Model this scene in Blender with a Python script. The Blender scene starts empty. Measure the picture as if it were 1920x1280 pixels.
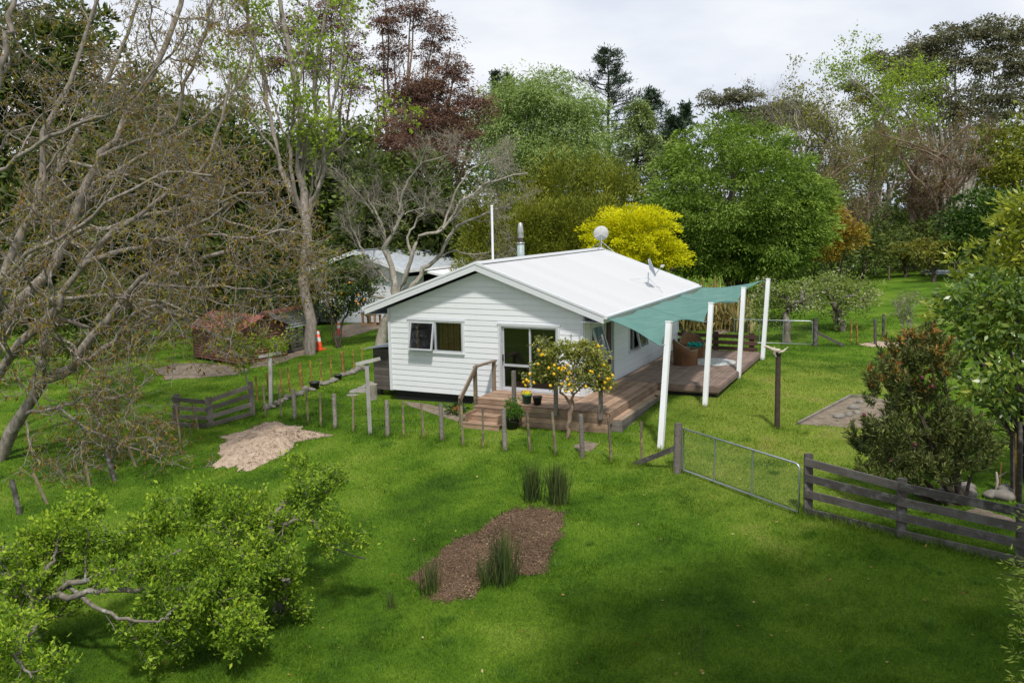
import bpy, bmesh, math, random
import numpy as np
from mathutils import Matrix, Vector
R_ = math.radians
rng = np.random.default_rng(7); random.seed(7)
sc = bpy.context.scene
COL = sc.collection

# ------------------------------------------------------------------ camera
CAM = np.array([9.0011, -23.2509, 5.2041]); FPX = 1637.48          # focal length in px of a 1920 px wide frame
YAW, PITCH, ROLL = R_(-25.9073), R_(8.1524), R_(-1.0171)
_f = np.array([math.sin(YAW)*math.cos(PITCH), math.cos(YAW)*math.cos(PITCH), -math.sin(PITCH)])
_r = np.array([math.cos(YAW), -math.sin(YAW), 0.]); _u = np.cross(_r, _f)
CR = math.cos(ROLL)*_r+math.sin(ROLL)*_u; CU = math.cos(ROLL)*_u-math.sin(ROLL)*_r
cd = bpy.data.cameras.new('camera'); cd.sensor_width = 36; cd.lens = 36*FPX/1920; cd.clip_end = 5000; cd.clip_start = .1
cam = bpy.data.objects.new('camera', cd); COL.objects.link(cam); sc.camera = cam
cam.matrix_world = Matrix(((CR[0], CU[0], -_f[0], CAM[0]), (CR[1], CU[1], -_f[1], CAM[1]), (CR[2], CU[2], -_f[2], CAM[2]), (0, 0, 0, 1)))

# ------------------------------------------------------------------ sky, sun, exposure
SUN = Vector((-.24, .36, -.80)).normalized()                       # direction the light travels
w = bpy.data.worlds.new('World'); sc.world = w; w.use_nodes = True
nt = w.node_tree; N = nt.nodes; L = nt.links; N.clear()
out = N.new('ShaderNodeOutputWorld'); bg = N.new('ShaderNodeBackground'); bg.inputs[1].default_value = .1
sky = N.new('ShaderNodeTexSky'); sky.sky_type = 'NISHITA'; sky.sun_disc = False
sky.sun_elevation = math.asin(-SUN.z); sky.sun_rotation = math.atan2(-SUN.x, -SUN.y)
tc = N.new('ShaderNodeTexCoord'); mp = N.new('ShaderNodeMapping'); mp.inputs['Scale'].default_value = (1.1, 1.1, 3.4); mp.inputs['Location'].default_value = (3.3, 1.8, .7)
n1 = N.new('ShaderNodeTexNoise'); n1.inputs['Scale'].default_value = 1.9; n1.inputs['Detail'].default_value = 7; n1.inputs['Roughness'].default_value = .52
r1 = N.new('ShaderNodeValToRGB'); r1.color_ramp.elements[0].position = .40; r1.color_ramp.elements[1].position = .60
r1.color_ramp.elements[0].color = (6.7, 7.4, 8.7, 1); r1.color_ramp.elements[1].color = (9.5, 9.75, 10.2, 1)
n2 = N.new('ShaderNodeTexNoise'); n2.inputs['Scale'].default_value = 1.3; n2.inputs['Detail'].default_value = 4
r2 = N.new('ShaderNodeValToRGB'); r2.color_ramp.elements[0].position = .2; r2.color_ramp.elements[0].color = (.55, .55, .55, 1); r2.color_ramp.elements[1].position = .5
mx = N.new('ShaderNodeMix'); mx.data_type = 'RGBA'
L.new(tc.outputs['Generated'], mp.inputs[0]); L.new(mp.outputs[0], n1.inputs[0]); L.new(mp.outputs[0], n2.inputs[0])
L.new(n1.outputs[0], r1.inputs[0]); L.new(n2.outputs[0], r2.inputs[0]); L.new(r2.outputs[0], mx.inputs[0])
L.new(sky.outputs[0], mx.inputs[6]); L.new(r1.outputs[0], mx.inputs[7]); L.new(mx.outputs[2], bg.inputs[0]); L.new(bg.outputs[0], out.inputs[0])
sd = bpy.data.lights.new('sun', 'SUN'); sd.energy = 4.0; sd.angle = R_(4); sd.color = (1, .955, .88)
sun = bpy.data.objects.new('sun', sd); COL.objects.link(sun); sun.rotation_euler = SUN.to_track_quat('-Z', 'Y').to_euler(); sun.location = (0, -20, 40)
sc.view_settings.view_transform = 'Standard'; sc.view_settings.look = 'None'; sc.view_settings.exposure = 0.0; sc.view_settings.gamma = 1
sc.view_settings.use_curve_mapping = False
sc.render.engine = 'CYCLES'; sc.cycles.use_denoising = True; sc.cycles.max_bounces = 6; sc.cycles.transparent_max_bounces = 12
sc.cycles.diffuse_bounces = 3; sc.cycles.glossy_bounces = 3; sc.cycles.transmission_bounces = 4; sc.cycles.caustics_reflective = False; sc.cycles.caustics_refractive = False

# ------------------------------------------------------------------ helpers
def wm(o):
    return ((wm(o.parent) @ o.matrix_parent_inverse) if o.parent else Matrix.Identity(4)) @ o.matrix_basis
def par(o, p):
    if p is not None:
        o.parent = p; o.matrix_parent_inverse = wm(p).inverted()
    return o
def tag(o, label=None, cat=None, group=None, kind=None):
    if label: o['label'] = label
    if cat: o['category'] = cat
    if group: o['group'] = group
    if kind: o['kind'] = kind
    return o
def thing(name, label, cat, loc=(0, 0, 0), group=None):
    o = bpy.data.objects.new(name, None); COL.objects.link(o); o.location = loc; o.empty_display_size = .2
    return tag(o, label, cat, group)
def link(name, me, mat=None, parent=None):
    o = bpy.data.objects.new(name, me); COL.objects.link(o)
    if mat is not None and not me.materials: me.materials.append(mat)
    return par(o, parent)
def mesh_np(V, F, smooth=False, attr=None):
    V = np.asarray(V, np.float32); F = np.asarray(F, np.int32); me = bpy.data.meshes.new('m')
    me.vertices.add(len(V)); me.vertices.foreach_set('co', V.ravel())
    k = F.shape[1]; me.loops.add(F.size); me.loops.foreach_set('vertex_index', F.ravel())
    me.polygons.add(len(F)); me.polygons.foreach_set('loop_start', np.arange(0, F.size, k, dtype=np.int32))
    try: me.polygons.foreach_set('loop_total', np.full(len(F), k, np.int32))
    except Exception: pass
    if smooth: me.polygons.foreach_set('use_smooth', np.ones(len(F), bool))
    if attr is not None:
        a = me.attributes.new('v', 'FLOAT', 'POINT'); a.data.foreach_set('value', np.asarray(attr, np.float32))
    me.update(calc_edges=True)
    return me
class MB:
    """collects small shapes into one mesh"""
    def __init__(s): s.v = []; s.f = []; s.sm = []
    def add(s, V, F, smooth=False):
        o = len(s.v); s.v += [tuple(map(float, p)) for p in V]; s.f += [tuple(int(i)+o for i in f) for f in F]; s.sm += [smooth]*len(F); return s
    def box(s, c, size, M=None):
        x, y, z = [k/2 for k in size]
        V = [Vector((a*x, b*y, d*z)) for a in (-1, 1) for b in (-1, 1) for d in (-1, 1)]
        if M is not None: V = [M @ p for p in V]
        V = [p+Vector(c) for p in V]
        return s.add(V, [(0, 1, 3, 2), (4, 6, 7, 5), (0, 4, 5, 1), (2, 3, 7, 6), (0, 2, 6, 4), (1, 5, 7, 3)])
    def bar(s, a, b, wd, h):
        a, b = Vector(a), Vector(b); d = b-a; q = d.to_track_quat('X', 'Z').to_matrix()
        return s.box((a+b)/2, (d.length, wd, h), q)
    def tube(s, pts, r, n=8, caps=True):
        pts = [Vector(p) for p in pts]; r = r if hasattr(r, '__len__') else [r]*len(pts); V = []; F = []
        u = None
        for i, p in enumerate(pts):
            d = (pts[min(i+1, len(pts)-1)]-pts[max(i-1, 0)]).normalized()
            if u is None: u = d.orthogonal().normalized()
            u = (u-d*u.dot(d)).normalized(); w2 = d.cross(u)
            V += [p+(u*math.cos(6.28319*k/n)+w2*math.sin(6.28319*k/n))*r[i] for k in range(n)]
        for i in range(len(pts)-1):
            F += [(i*n+k, i*n+(k+1) % n, (i+1)*n+(k+1) % n, (i+1)*n+k) for k in range(n)]
        s.add(V, F, True)
        if caps: s.add(V[:n], [tuple(range(n))[::-1]]); s.add(V[-n:], [tuple(range(n))])
        return s
    def lathe(s, prof, c=(0, 0, 0), n=20, sx=1, sy=1):
        V = [(c[0]+r*sx*math.cos(6.28319*k/n), c[1]+r*sy*math.sin(6.28319*k/n), c[2]+z) for r, z in prof for k in range(n)]
        F = [(i*n+k, i*n+(k+1) % n, (i+1)*n+(k+1) % n, (i+1)*n+k) for i in range(len(prof)-1) for k in range(n)]
        return s.add(V, F, True)
    def poly(s, P, off):
        """prism: polygon P extruded by vector off"""
        P = [Vector(p) for p in P]; n = len(P); o = Vector(off)
        return s.add(P+[p+o for p in P], [tuple(range(n))[::-1], tuple(range(n, 2*n))]+[(k, (k+1) % n, n+(k+1) % n, n+k) for k in range(n)])
    def mesh(s):
        me = bpy.data.meshes.new('m'); me.from_pydata(s.v, [], s.f)
        me.polygons.foreach_set('use_smooth', s.sm); me.update(); return me
    def build(s, name, mat, parent=None): return link(name, s.mesh(), mat, parent)
_cubes = {}
def cube_mesh(mat):
    if mat.name not in _cubes:
        m = MB().box((0, 0, 0), (1, 1, 1)).mesh(); m.materials.append(mat); _cubes[mat.name] = m
    return _cubes[mat.name]
def board(name, c, size, mat, parent, M=None):
    """one plank: a shared unit box, scaled"""
    o = bpy.data.objects.new(name, cube_mesh(mat)); COL.objects.link(o)
    o.matrix_basis = Matrix.Translation(Vector(c)) @ (M.to_4x4() if M is not None else Matrix.Identity(4)) @ Matrix.Diagonal((*size, 1))
    return par(o, parent)
def beam(name, a, b, wd, h, mat, parent):
    a, b = Vector(a), Vector(b); d = b-a
    return board(name, (a+b)/2, (d.length, wd, h), mat, parent, d.to_track_quat('X', 'Z').to_matrix())

# ------------------------------------------------------------------ materials
class NT:
    def __init__(s, name):
        s.m = bpy.data.materials.new(name); s.m.use_nodes = True; s.t = s.m.node_tree; s.n = s.t.nodes
        s.b = s.n['Principled BSDF']; s.o = s.n['Material Output']
    def node(s, t, **kw):
        n = s.n.new(t)
        for k, v in kw.items():
            if k in n.inputs: n.inputs[k].default_value = v
            else: setattr(n, k, v)
        return n
    def link(s, a, b): s.t.links.new(a, b)
    def noise(s, vec, scale, detail=4, rough=.55):
        n = s.node('ShaderNodeTexNoise', Scale=scale, Detail=detail, Roughness=rough); s.link(vec, n.inputs['Vector']); return n.outputs[0]
    def ramp(s, fac, stops):
        n = s.node('ShaderNodeValToRGB'); e = n.color_ramp.elements
        while len(e) < len(stops): e.new(.5)
        for k, (p, c) in enumerate(stops): e[k].position = p; e[k].color = (*c, 1) if len(c) == 3 else c
        s.link(fac, n.inputs[0]); return n.outputs[0]
    def mix(s, fac, a, b, mode='MIX'):
        n = s.node('ShaderNodeMix', data_type='RGBA', blend_type=mode)
        for v, i in ((fac, 0), (a, 6), (b, 7)):
            if isinstance(v, (int, float)): n.inputs[i].default_value = v
            elif isinstance(v, tuple): n.inputs[i].default_value = (*v, 1) if len(v) == 3 else v
            else: s.link(v, n.inputs[i])
        return n.outputs[2]
    def math(s, op, a, b=0.):
        n = s.node('ShaderNodeMath', operation=op)
        for v, i in ((a, 0), (b, 1)):
            if isinstance(v, (int, float)): n.inputs[i].default_value = v
            else: s.link(v, n.inputs[i])
        return n.outputs[0]
    def mapping(s, vec, scale=(1, 1, 1), loc=(0, 0, 0)):
        n = s.node('ShaderNodeMapping'); n.inputs['Scale'].default_value = scale; n.inputs['Location'].default_value = loc; s.link(vec, n.inputs[0]); return n.outputs[0]
    def bump(s, h, strength, dist=.02):
        n = s.node('ShaderNodeBump', Strength=strength, Distance=dist); s.link(h, n.inputs['Height']); s.link(n.outputs[0], s.b.inputs['Normal'])
    def pos(s): return s.node('ShaderNodeNewGeometry').outputs['Position']
    def obj(s): return s.node('ShaderNodeTexCoord').outputs['Object']
    def rnd(s): return s.node('ShaderNodeObjectInfo').outputs['Random']
    def col(s, c):
        if isinstance(c, tuple): s.b.inputs['Base Color'].default_value = (*c, 1)
        else: s.link(c, s.b.inputs['Base Color'])
    def set(s, **k):
        for a, v in k.items(): s.b.inputs[a.replace('_', ' ')].default_value = v
        return s
def m_plain(name, c, rough=.6, var=.25, scale=9, bump=.1, metal=0.):
    t = NT(name); p = t.pos(); n = t.noise(p, scale); n2 = t.noise(p, scale*6)
    t.col(t.mix(t.math('MULTIPLY', n2, .35), t.ramp(n, [(.3, tuple(k*(1-var) for k in c)), (.7, tuple(min(1, k*(1+var)) for k in c))]), tuple(k*.55 for k in c)))
    if bump: t.bump(n2, bump, .01)
    t.set(Roughness=rough, Metallic=metal); return t.m
def m_wood(name, c0, c1, dark=(.05, .045, .04), rough=.8, gs=(3., 14., 14.), lichen=None, vary=.5):
    t = NT(name); o = t.obj(); r = t.rnd(); geo = t.pos()
    ofs = t.node('ShaderNodeVectorMath', operation='ADD'); cb = t.node('ShaderNodeCombineXYZ')
    for k in range(3): t.link(t.math('MULTIPLY', r, 37.+k*11), cb.inputs[k])
    t.link(t.mapping(o, gs), ofs.inputs[0]); t.link(cb.outputs[0], ofs.inputs[1]); v = ofs.outputs[0]
    g = t.noise(v, 1.6, 6, .65); g2 = t.noise(v, .55, 3)
    c = t.ramp(g, [(.3, dark), (.46, c0), (.72, c1)])
    c = t.mix(t.math('MULTIPLY', g2, .5), c, c0)
    shade = t.ramp(r, [(0, (1-vary, 1-vary, 1-vary)), (1, (1+vary*.35,)*3)])
    c = t.mix(1., c, shade, 'MULTIPLY')
    st = t.ramp(t.noise(geo, 2.3, 5), [(.45, (1, 1, 1)), (.72, (.62, .60, .58))])
    c = t.mix(1., c, st, 'MULTIPLY')
    if lichen:
        c = t.mix(t.ramp(t.noise(geo, 7, 5), [(.5, (0, 0, 0)), (.66, (1, 1, 1))]), c, lichen)
    t.col(c); t.bump(g, .35, .006); t.set(Roughness=rough); return t.m
def m_leaf(name, stops, transl=.35, rough=.55, spec=.3, gain=1.5):
    stops = [tuple(min(.75, q*gain) for q in c) for c in stops]
    t = NT(name); a = t.node('ShaderNodeAttribute', attribute_name='v').outputs['Fac']
    n = t.noise(t.pos(), 1.1, 3)
    f = t.math('ADD', t.math('MULTIPLY', a, .7), t.math('SUBTRACT', t.math('MULTIPLY', n, .8), .25))
    k = len(stops); c = t.ramp(f, [(.12+.76*i/(k-1), s) for i, s in enumerate(stops)]); t.col(c); t.set(Roughness=rough, Specular_IOR_Level=spec)
    tr = t.node('ShaderNodeBsdfTranslucent'); t.link(t.mix(1., c, (1.25, 1.3, .7), 'MULTIPLY'), tr.inputs[0])
    ms = t.node('ShaderNodeMixShader'); ms.inputs[0].default_value = transl
    t.link(t.b.outputs[0], ms.inputs[1]); t.link(tr.outputs[0], ms.inputs[2]); t.link(ms.outputs[0], t.o.inputs[0]); return t.m
def m_bark(name, c, c2, lich=(.42, .42, .36), amt=.55):
    t = NT(name); p = t.pos(); n = t.noise(t.mapping(p, (6, 6, 2.2)), 1.6, 7, .65)
    cc = t.ramp(n, [(.32, c), (.62, c2)]); cc = t.mix(t.ramp(t.noise(p, 3.2, 6, .65), [(amt, (0, 0, 0)), (amt+.12, (1, 1, 1))]), cc, lich)
    t.col(cc); t.bump(n, .5, .03); t.set(Roughness=.9, Specular_IOR_Level=.15); return t.m
def m_grasscol(t, p):
    """lawn colour from the place itself: lush and dry patches, worn way through the gate"""
    big = t.noise(p, .17, 3); mid = t.noise(p, .75, 5, .6); fine = t.noise(p, 9, 4, .7)
    f = t.math('ADD', t.math('MULTIPLY', big, .55), t.math('MULTIPLY', t.math('SUBTRACT', t.math('MULTIPLY', mid, 1.2), .1), .55))
    c = t.ramp(f, [(.40, (.048, .114, .009)), (.50, (.090, .188, .012)), (.60, (.142, .252, .020)), (.72, (.22, .315, .040)), (.84, (.29, .32, .07))])
    sp = t.node('ShaderNodeSeparateXYZ'); t.link(p, sp.inputs[0])
    dx = t.math('DIVIDE', t.math('SUBTRACT', sp.outputs[0], 5.6), 4.2); dy = t.math('DIVIDE', t.math('SUBTRACT', sp.outputs[1], 2.), 8.5)
    rr = t.math('ADD', t.math('MULTIPLY', dx, dx), t.math('MULTIPLY', dy, dy))
    m = t.math('ADD', t.math('SUBTRACT', 1.25, rr), t.math('MULTIPLY', t.math('SUBTRACT', mid, .5), 1.6))
    m = t.node('ShaderNodeClamp').outputs[0] if False else t.ramp(m, [(.1, (0, 0, 0)), (.9, (.75, .75, .75))])
    c = t.mix(m, c, t.ramp(mid, [(.35, (.18, .275, .028)), (.6, (.275, .335, .055)), (.72, (.34, .31, .10))]))
    c = t.mix(t.math('MULTIPLY', fine, .55), c, t.mix(1., c, (.5, .55, .5), 'MULTIPLY'))
    return c, fine
def m_lawn():
    t = NT('lawn'); p = t.pos(); c, fine = m_grasscol(t, p)
    n = t.noise(p, 26, 5, .75); t.col(t.mix(t.ramp(n, [(.35, (.65, .65, .65)), (.6, (0, 0, 0))]), c, (.03, .035, .012)))
    t.bump(n, .9, .05); t.set(Roughness=.95, Specular_IOR_Level=.05); return t.m
def m_blade():
    t = NT('grass_blade'); p = t.pos(); c, fine = m_grasscol(t, p); a = t.node('ShaderNodeAttribute', attribute_name='v').outputs['Fac']
    c = t.mix(1., c, t.ramp(a, [(0, (.62, .70, .6)), (.6, (1.15, 1.12, 1.)), (.93, (1.5, 1.38, 1.2)), (1, (2.4, 1.7, 2.)) ]), 'MULTIPLY'); t.col(c)
    t.set(Roughness=.6, Specular_IOR_Level=.2)
    tr = t.node('ShaderNodeBsdfTranslucent'); t.link(c, tr.inputs[0]); ms = t.node('ShaderNodeMixShader'); ms.inputs[0].default_value = .3
    t.link(t.b.outputs[0], ms.inputs[1]); t.link(tr.outputs[0], ms.inputs[2]); t.link(ms.outputs[0], t.o.inputs[0]); return t.m
def m_glass():
    t = NT('window_glass'); g = t.node('ShaderNodeBsdfGlossy', Roughness=.02); tr = t.node('ShaderNodeBsdfTransparent'); tr.inputs[0].default_value = (.75, .8, .78, 1)
    fr = t.node('ShaderNodeFresnel', IOR=1.55); ms = t.node('ShaderNodeMixShader')
    t.link(t.math('ADD', t.math('MULTIPLY', fr.outputs[0], 1.4), .01), ms.inputs[0]); t.link(tr.outputs[0], ms.inputs[1]); t.link(g.outputs[0], ms.inputs[2]); t.link(ms.outputs[0], t.o.inputs[0]); return t.m
def m_paint(name, c, rough=.45, dirt=.07, scale=2.5):
    t = NT(name); p = t.pos(); n = t.noise(p, scale, 6, .6); s = t.noise(t.mapping(p, (3, 3, .5)), 2.2, 5, .6)
    cc = t.mix(t.math('MULTIPLY', t.ramp(s, [(.48, (0, 0, 0)), (.8, (1, 1, 1))]), dirt*2), t.mix(t.math('MULTIPLY', n, dirt), c, tuple(k*.8 for k in c)), (.42, .40, .36))
    r = t.ramp(t.rnd(), [(0, (.95,)*3), (1, (1.02,)*3)]); t.col(t.mix(1., cc, r, 'MULTIPLY')); t.bump(n, .05, .004); t.set(Roughness=rough); return t.m
M = dict(
 lawn=m_lawn(), blade=m_blade(), glass=m_glass(),
 paint=m_paint('white_weatherboard_paint', (.79, .81, .845), dirt=.04), trim=m_paint('white_trim_paint', (.70, .72, .76)), post=m_paint('white_post_paint', (.82, .83, .86), dirt=.16, scale=7),
 roof=m_paint('white_roof_paint', (.47, .48, .495), rough=.35, dirt=.12), alu=m_plain('aluminium_joinery', (.62, .64, .68), .35, .06, 5, .02, .3),
 black=m_plain('black_stained_board_and_shade', (.012, .012, .014), .8, .3, 8), room=m_plain('room_lining', (.32, .28, .24), .8, .1), floorin=m_plain('room_floor', (.10, .08, .06), .6),
 curtain=m_plain('brown_curtain', (.30, .12, .07), .9, .35, 14), pine=m_wood('raw_pine', (.40, .25, .12), (.55, .37, .2)),
 deckold=m_wood('weathered_deck_wood', (.33, .215, .145), (.50, .345, .235), (.18, .12, .085), gs=(4, 3, 3)), decknew=m_wood('stained_deck_wood', (.20, .138, .112), (.28, .20, .165), (.12, .082, .068), vary=.2, gs=(4, 3, 3)),
 railbrown=m_wood('brown_rail_wood', (.095, .048, .034), (.135, .07, .05), (.05, .026, .02), vary=.25),
 grey=m_wood('weathered_grey_wood', (.17, .148, .13), (.29, .26, .23), (.055, .047, .042), lichen=None), greyd=m_wood('dark_weathered_rail_wood', (.085, .073, .066), (.17, .15, .14), (.022, .019, .018), lichen=(.13, .125, .115)),
 handrail=m_wood('handrail_wood', (.28, .21, .15), (.40, .31, .23), (.13, .10, .075)), palepost=m_wood('pale_grey_post_wood', (.36, .35, .33), (.5, .49, .47), (.2, .19, .18)),
 batten=m_wood('lichen_batten_wood', (.16, .13, .09), (.27, .22, .15), (.06, .05, .035), lichen=(.25, .19, .09)), orangewood=m_wood('orange_lichen_batten_wood', (.20, .125, .03), (.34, .20, .035), (.07, .045, .02), lichen=(.42, .24, .03)),
 shed=m_wood('old_shed_board', (.10, .085, .075), (.17, .15, .135), (.035, .03, .027)), darkpost=m_wood('dark_brown_post_wood', (.045, .03, .022), (.075, .052, .038), (.02, .014, .01)),
 galv=m_plain('galvanised_steel', (.42, .46, .50), .38, .12, 12, .05, .75), iron=m_plain('galvanised_iron', (.46, .50, .54), .5, .22, 4, .05, .4), wire=m_plain('fence_wire', (.22, .22, .21), .5, .1, 9, 0, .6),
 redroof=m_plain('faded_red_iron', (.24, .06, .05), .6, .35, 3), rustiron=m_plain('rusty_red_iron', (.15, .058, .045), .75, .5, 3.5), sail=None,
 wicker=m_wood('wicker', (.16, .072, .028), (.30, .145, .06), (.05, .02, .01), gs=(30, 30, 30), vary=.1), towel=m_plain('teal_towel', (.005, .27, .22), .95, .3, 9, .4), rug=None,
 lemon=m_plain('lemon_skin', (.74, .44, .012), .4, .22, 14, .1), orange=m_plain('orange_skin', (.75, .25, .01), .4, .15), greenpot=m_plain('green_pot_plastic', (.012, .115, .075), .45, .15), blackpot=m_plain('black_pot_plastic', (.018, .018, .02), .5, .2), terracotta=m_plain('terracotta', (.38, .13, .075), .8),
 potsoil=m_plain('potting_soil', (.035, .024, .017), .95, .4, 30, .5), cone=m_plain('orange_cone_plastic', (.80, .085, .02), .5, .1), reflective=m_plain('white_cone_band', (.8, .8, .8), .4, .05),
 mulch=None, stone=m_plain('river_stone', (.185, .17, .15), .85, .35, 6, .3), concrete=m_plain('concrete', (.24, .225, .205), .9, .25, 7, .3), bone=m_plain('bleached_driftwood', (.46, .40, .33), .8, .25, 12, .2),
 dish=m_plain('grey_dish_paint', (.40, .46, .52), .45, .08), dishw=m_plain('pale_dish_paint', (.66, .66, .66), .45, .06), steel=m_plain('stainless_flue', (.55, .53, .51), .32, .15, 9, .03, .8), flueg=m_plain('grey_green_flue', (.30, .38, .38), .45, .12), soot=m_plain('sooty_steel', (.10, .085, .075), .5, .3, 9, .05, .5),
 bark=m_bark('pale_bark', (.125, .105, .09), (.28, .245, .21), (.54, .51, .47), .6), barkg=m_bark('grey_bark', (.18, .16, .135), (.34, .31, .265), (.46, .44, .39)), barkd=m_bark('dark_bark', (.035, .028, .022), (.085, .068, .055), (.13, .12, .10), .62), barkb=m_bark('brown_twig_bark', (.13, .09, .065), (.24, .175, .13), (.34, .29, .23), .6), barkl=m_bark('lichen_bark', (.10, .085, .07), (.20, .18, .15), (.46, .46, .42), .6),
 carpaint=m_plain('dark_car_paint', (.02, .024, .032), .25, .1, 5, 0), tyre=m_plain('tyre_rubber', (.015, .015, .015), .85), carred=m_plain('dull_red_paint', (.13, .035, .03), .5),
 flax=m_leaf('flax_leaf', [(.05, .065, .016), (.14, .12, .035), (.30, .22, .09), (.42, .36, .2)], .25, gain=1.45), rush=m_leaf('rush_stem', [(.018, .032, .009), (.04, .065, .016), (.085, .095, .03)], .15),
)
def mk_mulch():
    t = NT('bark_mulch'); p = t.pos(); n = t.noise(t.mapping(p, (1, 1.6, 1)), 24, 6, .75); b = t.noise(p, 1.5, 4)
    c = t.ramp(n, [(.26, (.035, .023, .014)), (.42, (.11, .070, .044)), (.58, (.19, .122, .078)), (.78, (.30, .205, .13))]); t.col(t.mix(1., c, t.ramp(b, [(.3, (.8, .8, .8)), (.7, (1.15, 1.15, 1.15))]), 'MULTIPLY')); t.bump(n, 1., .06); t.set(Roughness=.95, Specular_IOR_Level=.1); return t.m
def mk_sand(name, c0, c1, c2):
    t = NT(name); p = t.pos(); n = t.noise(p, 5, 8, .7); b = t.noise(t.mapping(p, (1.3, 2.6, 1)), 3.0, 6, .65)
    c = t.ramp(n, [(.3, c0), (.6, c1)]); t.col(t.mix(t.ramp(b, [(.56, (0, 0, 0)), (.66, (1, 1, 1))]), c, c2)); t.bump(n, .8, .06); t.set(Roughness=.95, Specular_IOR_Level=.05); return t.m
def mk_rug():
    t = NT('patterned_rug'); p = t.pos(); v = t.node('ShaderNodeTexVoronoi', Scale=5.5); t.link(p, v.inputs['Vector'])
    n = t.noise(p, 8, 4); c = t.ramp(v.outputs[0], [(.1, (.07, .085, .12)), (.28, (.24, .26, .28)), (.45, (.42, .43, .44))]); t.col(t.mix(t.ramp(n, [(.5, (0, 0, 0)), (.62, (1, 1, 1))]), c, (.40, .38, .34))); t.set(Roughness=.95); return t.m
def mk_sail():
    t = NT('green_shade_cloth'); p = t.pos(); n = t.noise(p, 2.2, 4); st = t.noise(t.mapping(p, (6, 2.2, 6)), 2.5, 6, .7); wv = t.noise(p, 60, 2)
    c = t.ramp(n, [(.3, (.13, .285, .26)), (.7, (.18, .345, .315))]); c = t.mix(t.ramp(st, [(.64, (0, 0, 0)), (.74, (.75, .75, .75))]), c, (.36, .46, .44)); t.col(c); t.bump(wv, .3, .004); t.set(Roughness=.9, Specular_IOR_Level=.1)
    tr = t.node('ShaderNodeBsdfTranslucent'); t.link(c, tr.inputs[0]); tp = t.node('ShaderNodeBsdfTransparent'); m1 = t.node('ShaderNodeMixShader'); m1.inputs[0].default_value = .35; m2 = t.node('ShaderNodeMixShader'); m2.inputs[0].default_value = .10
    t.link(t.b.outputs[0], m1.inputs[1]); t.link(tr.outputs[0], m1.inputs[2]); t.link(m1.outputs[0], m2.inputs[1]); t.link(tp.outputs[0], m2.inputs[2]); t.link(m2.outputs[0], t.o.inputs[0]); return t.m
M['sail'] = mk_sail(); M['mulch'] = mk_mulch(); M['sand'] = mk_sand('pale_sandy_soil', (.27, .195, .14), (.43, .34, .265), (.13, .09, .06)); M['dirt'] = mk_sand('bare_dirt', (.13, .10, .075), (.23, .19, .15), (.075, .085, .03)); M['rug'] = mk_rug()

# ------------------------------------------------------------------ terrain
CP = np.array([(-3, -2.5, -.64), (-6.5, 0, -.6), (0, -2.2, -.62), (-3.3, 5, -.6), (0, 8, -.35), (-6.7, 9, -.55), (3.1, -2.9, -.52), (3.2, 1.5, -.36), (3.3, 5.6, -.26), (3.4, 9.3, -.22), (5.4, .2, -.5), (6.9, 4.8, -.45), (4.6, 15, -.4), (1.3, 14.4, -.3), (5.3, 19, -.2), (7, 35, .2), (7, 49, .5), (8, 70, .8), (25, 50, 1.0), (25, 20, .2), (22, 0, -.4),
 (1.3, -3.6, -.75), (-2.7, -3.6, -.76), (3, -4.05, -.66), (-6.5, -3.3, -.8), (-8.6, -2.5, -.9), (-10.6, -2.2, -1.), (-11.3, -3.4, -1.1), (6.9, -6, -.66), (8.7, -6.6, -.66), (10.5, -7.2, -.66), (9.1, -3.7, -.6),
 (2, -7.2, -1.02), (1.2, -11, -1.4), (1.5, -6.2, -.98), (-7.9, -4.6, -1.15), (3.7, -12.6, -1.5), (10.3, -10.7, -1.05), (-4.5, -14.2, -1.8), (-16, -7, -1.8), (-10.8, -10, -1.7), (9, -23, -2), (-10, -20, -2.3), (25, -20, -1.5),
 (-10.6, -1.2, -.9), (-16.6, 8.3, -.8), (-14.5, 11.2, -.6), (-21.7, 6.2, -1), (-20, 17, -.6), (-32, 0, -1.6), (-32, 20, -.8), (-10, 30, -.4), (-2, 28, -.3), (-40, 45, -.2), (-10, 60, 0), (-45, -20, -2.4)], float)
def _tps(d): return np.where(d > 1e-9, d*d*np.log(np.maximum(d, 1e-9)), 0.)
_K = _tps(np.hypot(CP[:, None, 0]-CP[None, :, 0], CP[:, None, 1]-CP[None, :, 1])) + np.eye(len(CP))*4.
_P = np.c_[np.ones(len(CP)), CP[:, :2]]; _A = np.block([[_K, _P], [_P.T, np.zeros((3, 3))]]); _S = np.linalg.solve(_A, np.r_[CP[:, 2], 0, 0, 0])
def G(x, y):
    x = np.clip(np.asarray(x, float), -45, 30); y = np.clip(np.asarray(y, float), -26, 72); sh = np.broadcast(x, y).shape
    xf, yf = np.broadcast_to(x, sh).ravel(), np.broadcast_to(y, sh).ravel(); o = np.empty(len(xf))
    for i in range(0, len(xf), 60000):
        a, b = xf[i:i+60000], yf[i:i+60000]
        o[i:i+60000] = _tps(np.hypot(a[:, None]-CP[None, :, 0], b[:, None]-CP[None, :, 1])) @ _S[:len(CP)] + _S[-3]+_S[-2]*a+_S[-1]*b
    o += .035*np.sin(xf*.9+1.3*np.sin(yf*.5))*np.sin(yf*.8+.7)*np.clip((-3.2-yf)/2., 0, 1)
    return o.reshape(sh) if sh else float(o[0])
def ray(u, v): return _f+CR*(u-960)/FPX-CU*(v-640)/FPX
def gp(u, v):
    """point of the terrain seen at photo pixel (u, v)"""
    r = ray(u, v); t = 8.
    for _ in range(400):
        p = CAM+r*t; h = p[2]-G(p[0], p[1])
        if h < .004: break
        t += max(.02, h*.9 if h < 1 else h*1.2)
        if t > 400: break
    return Vector(CAM+r*t)
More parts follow.
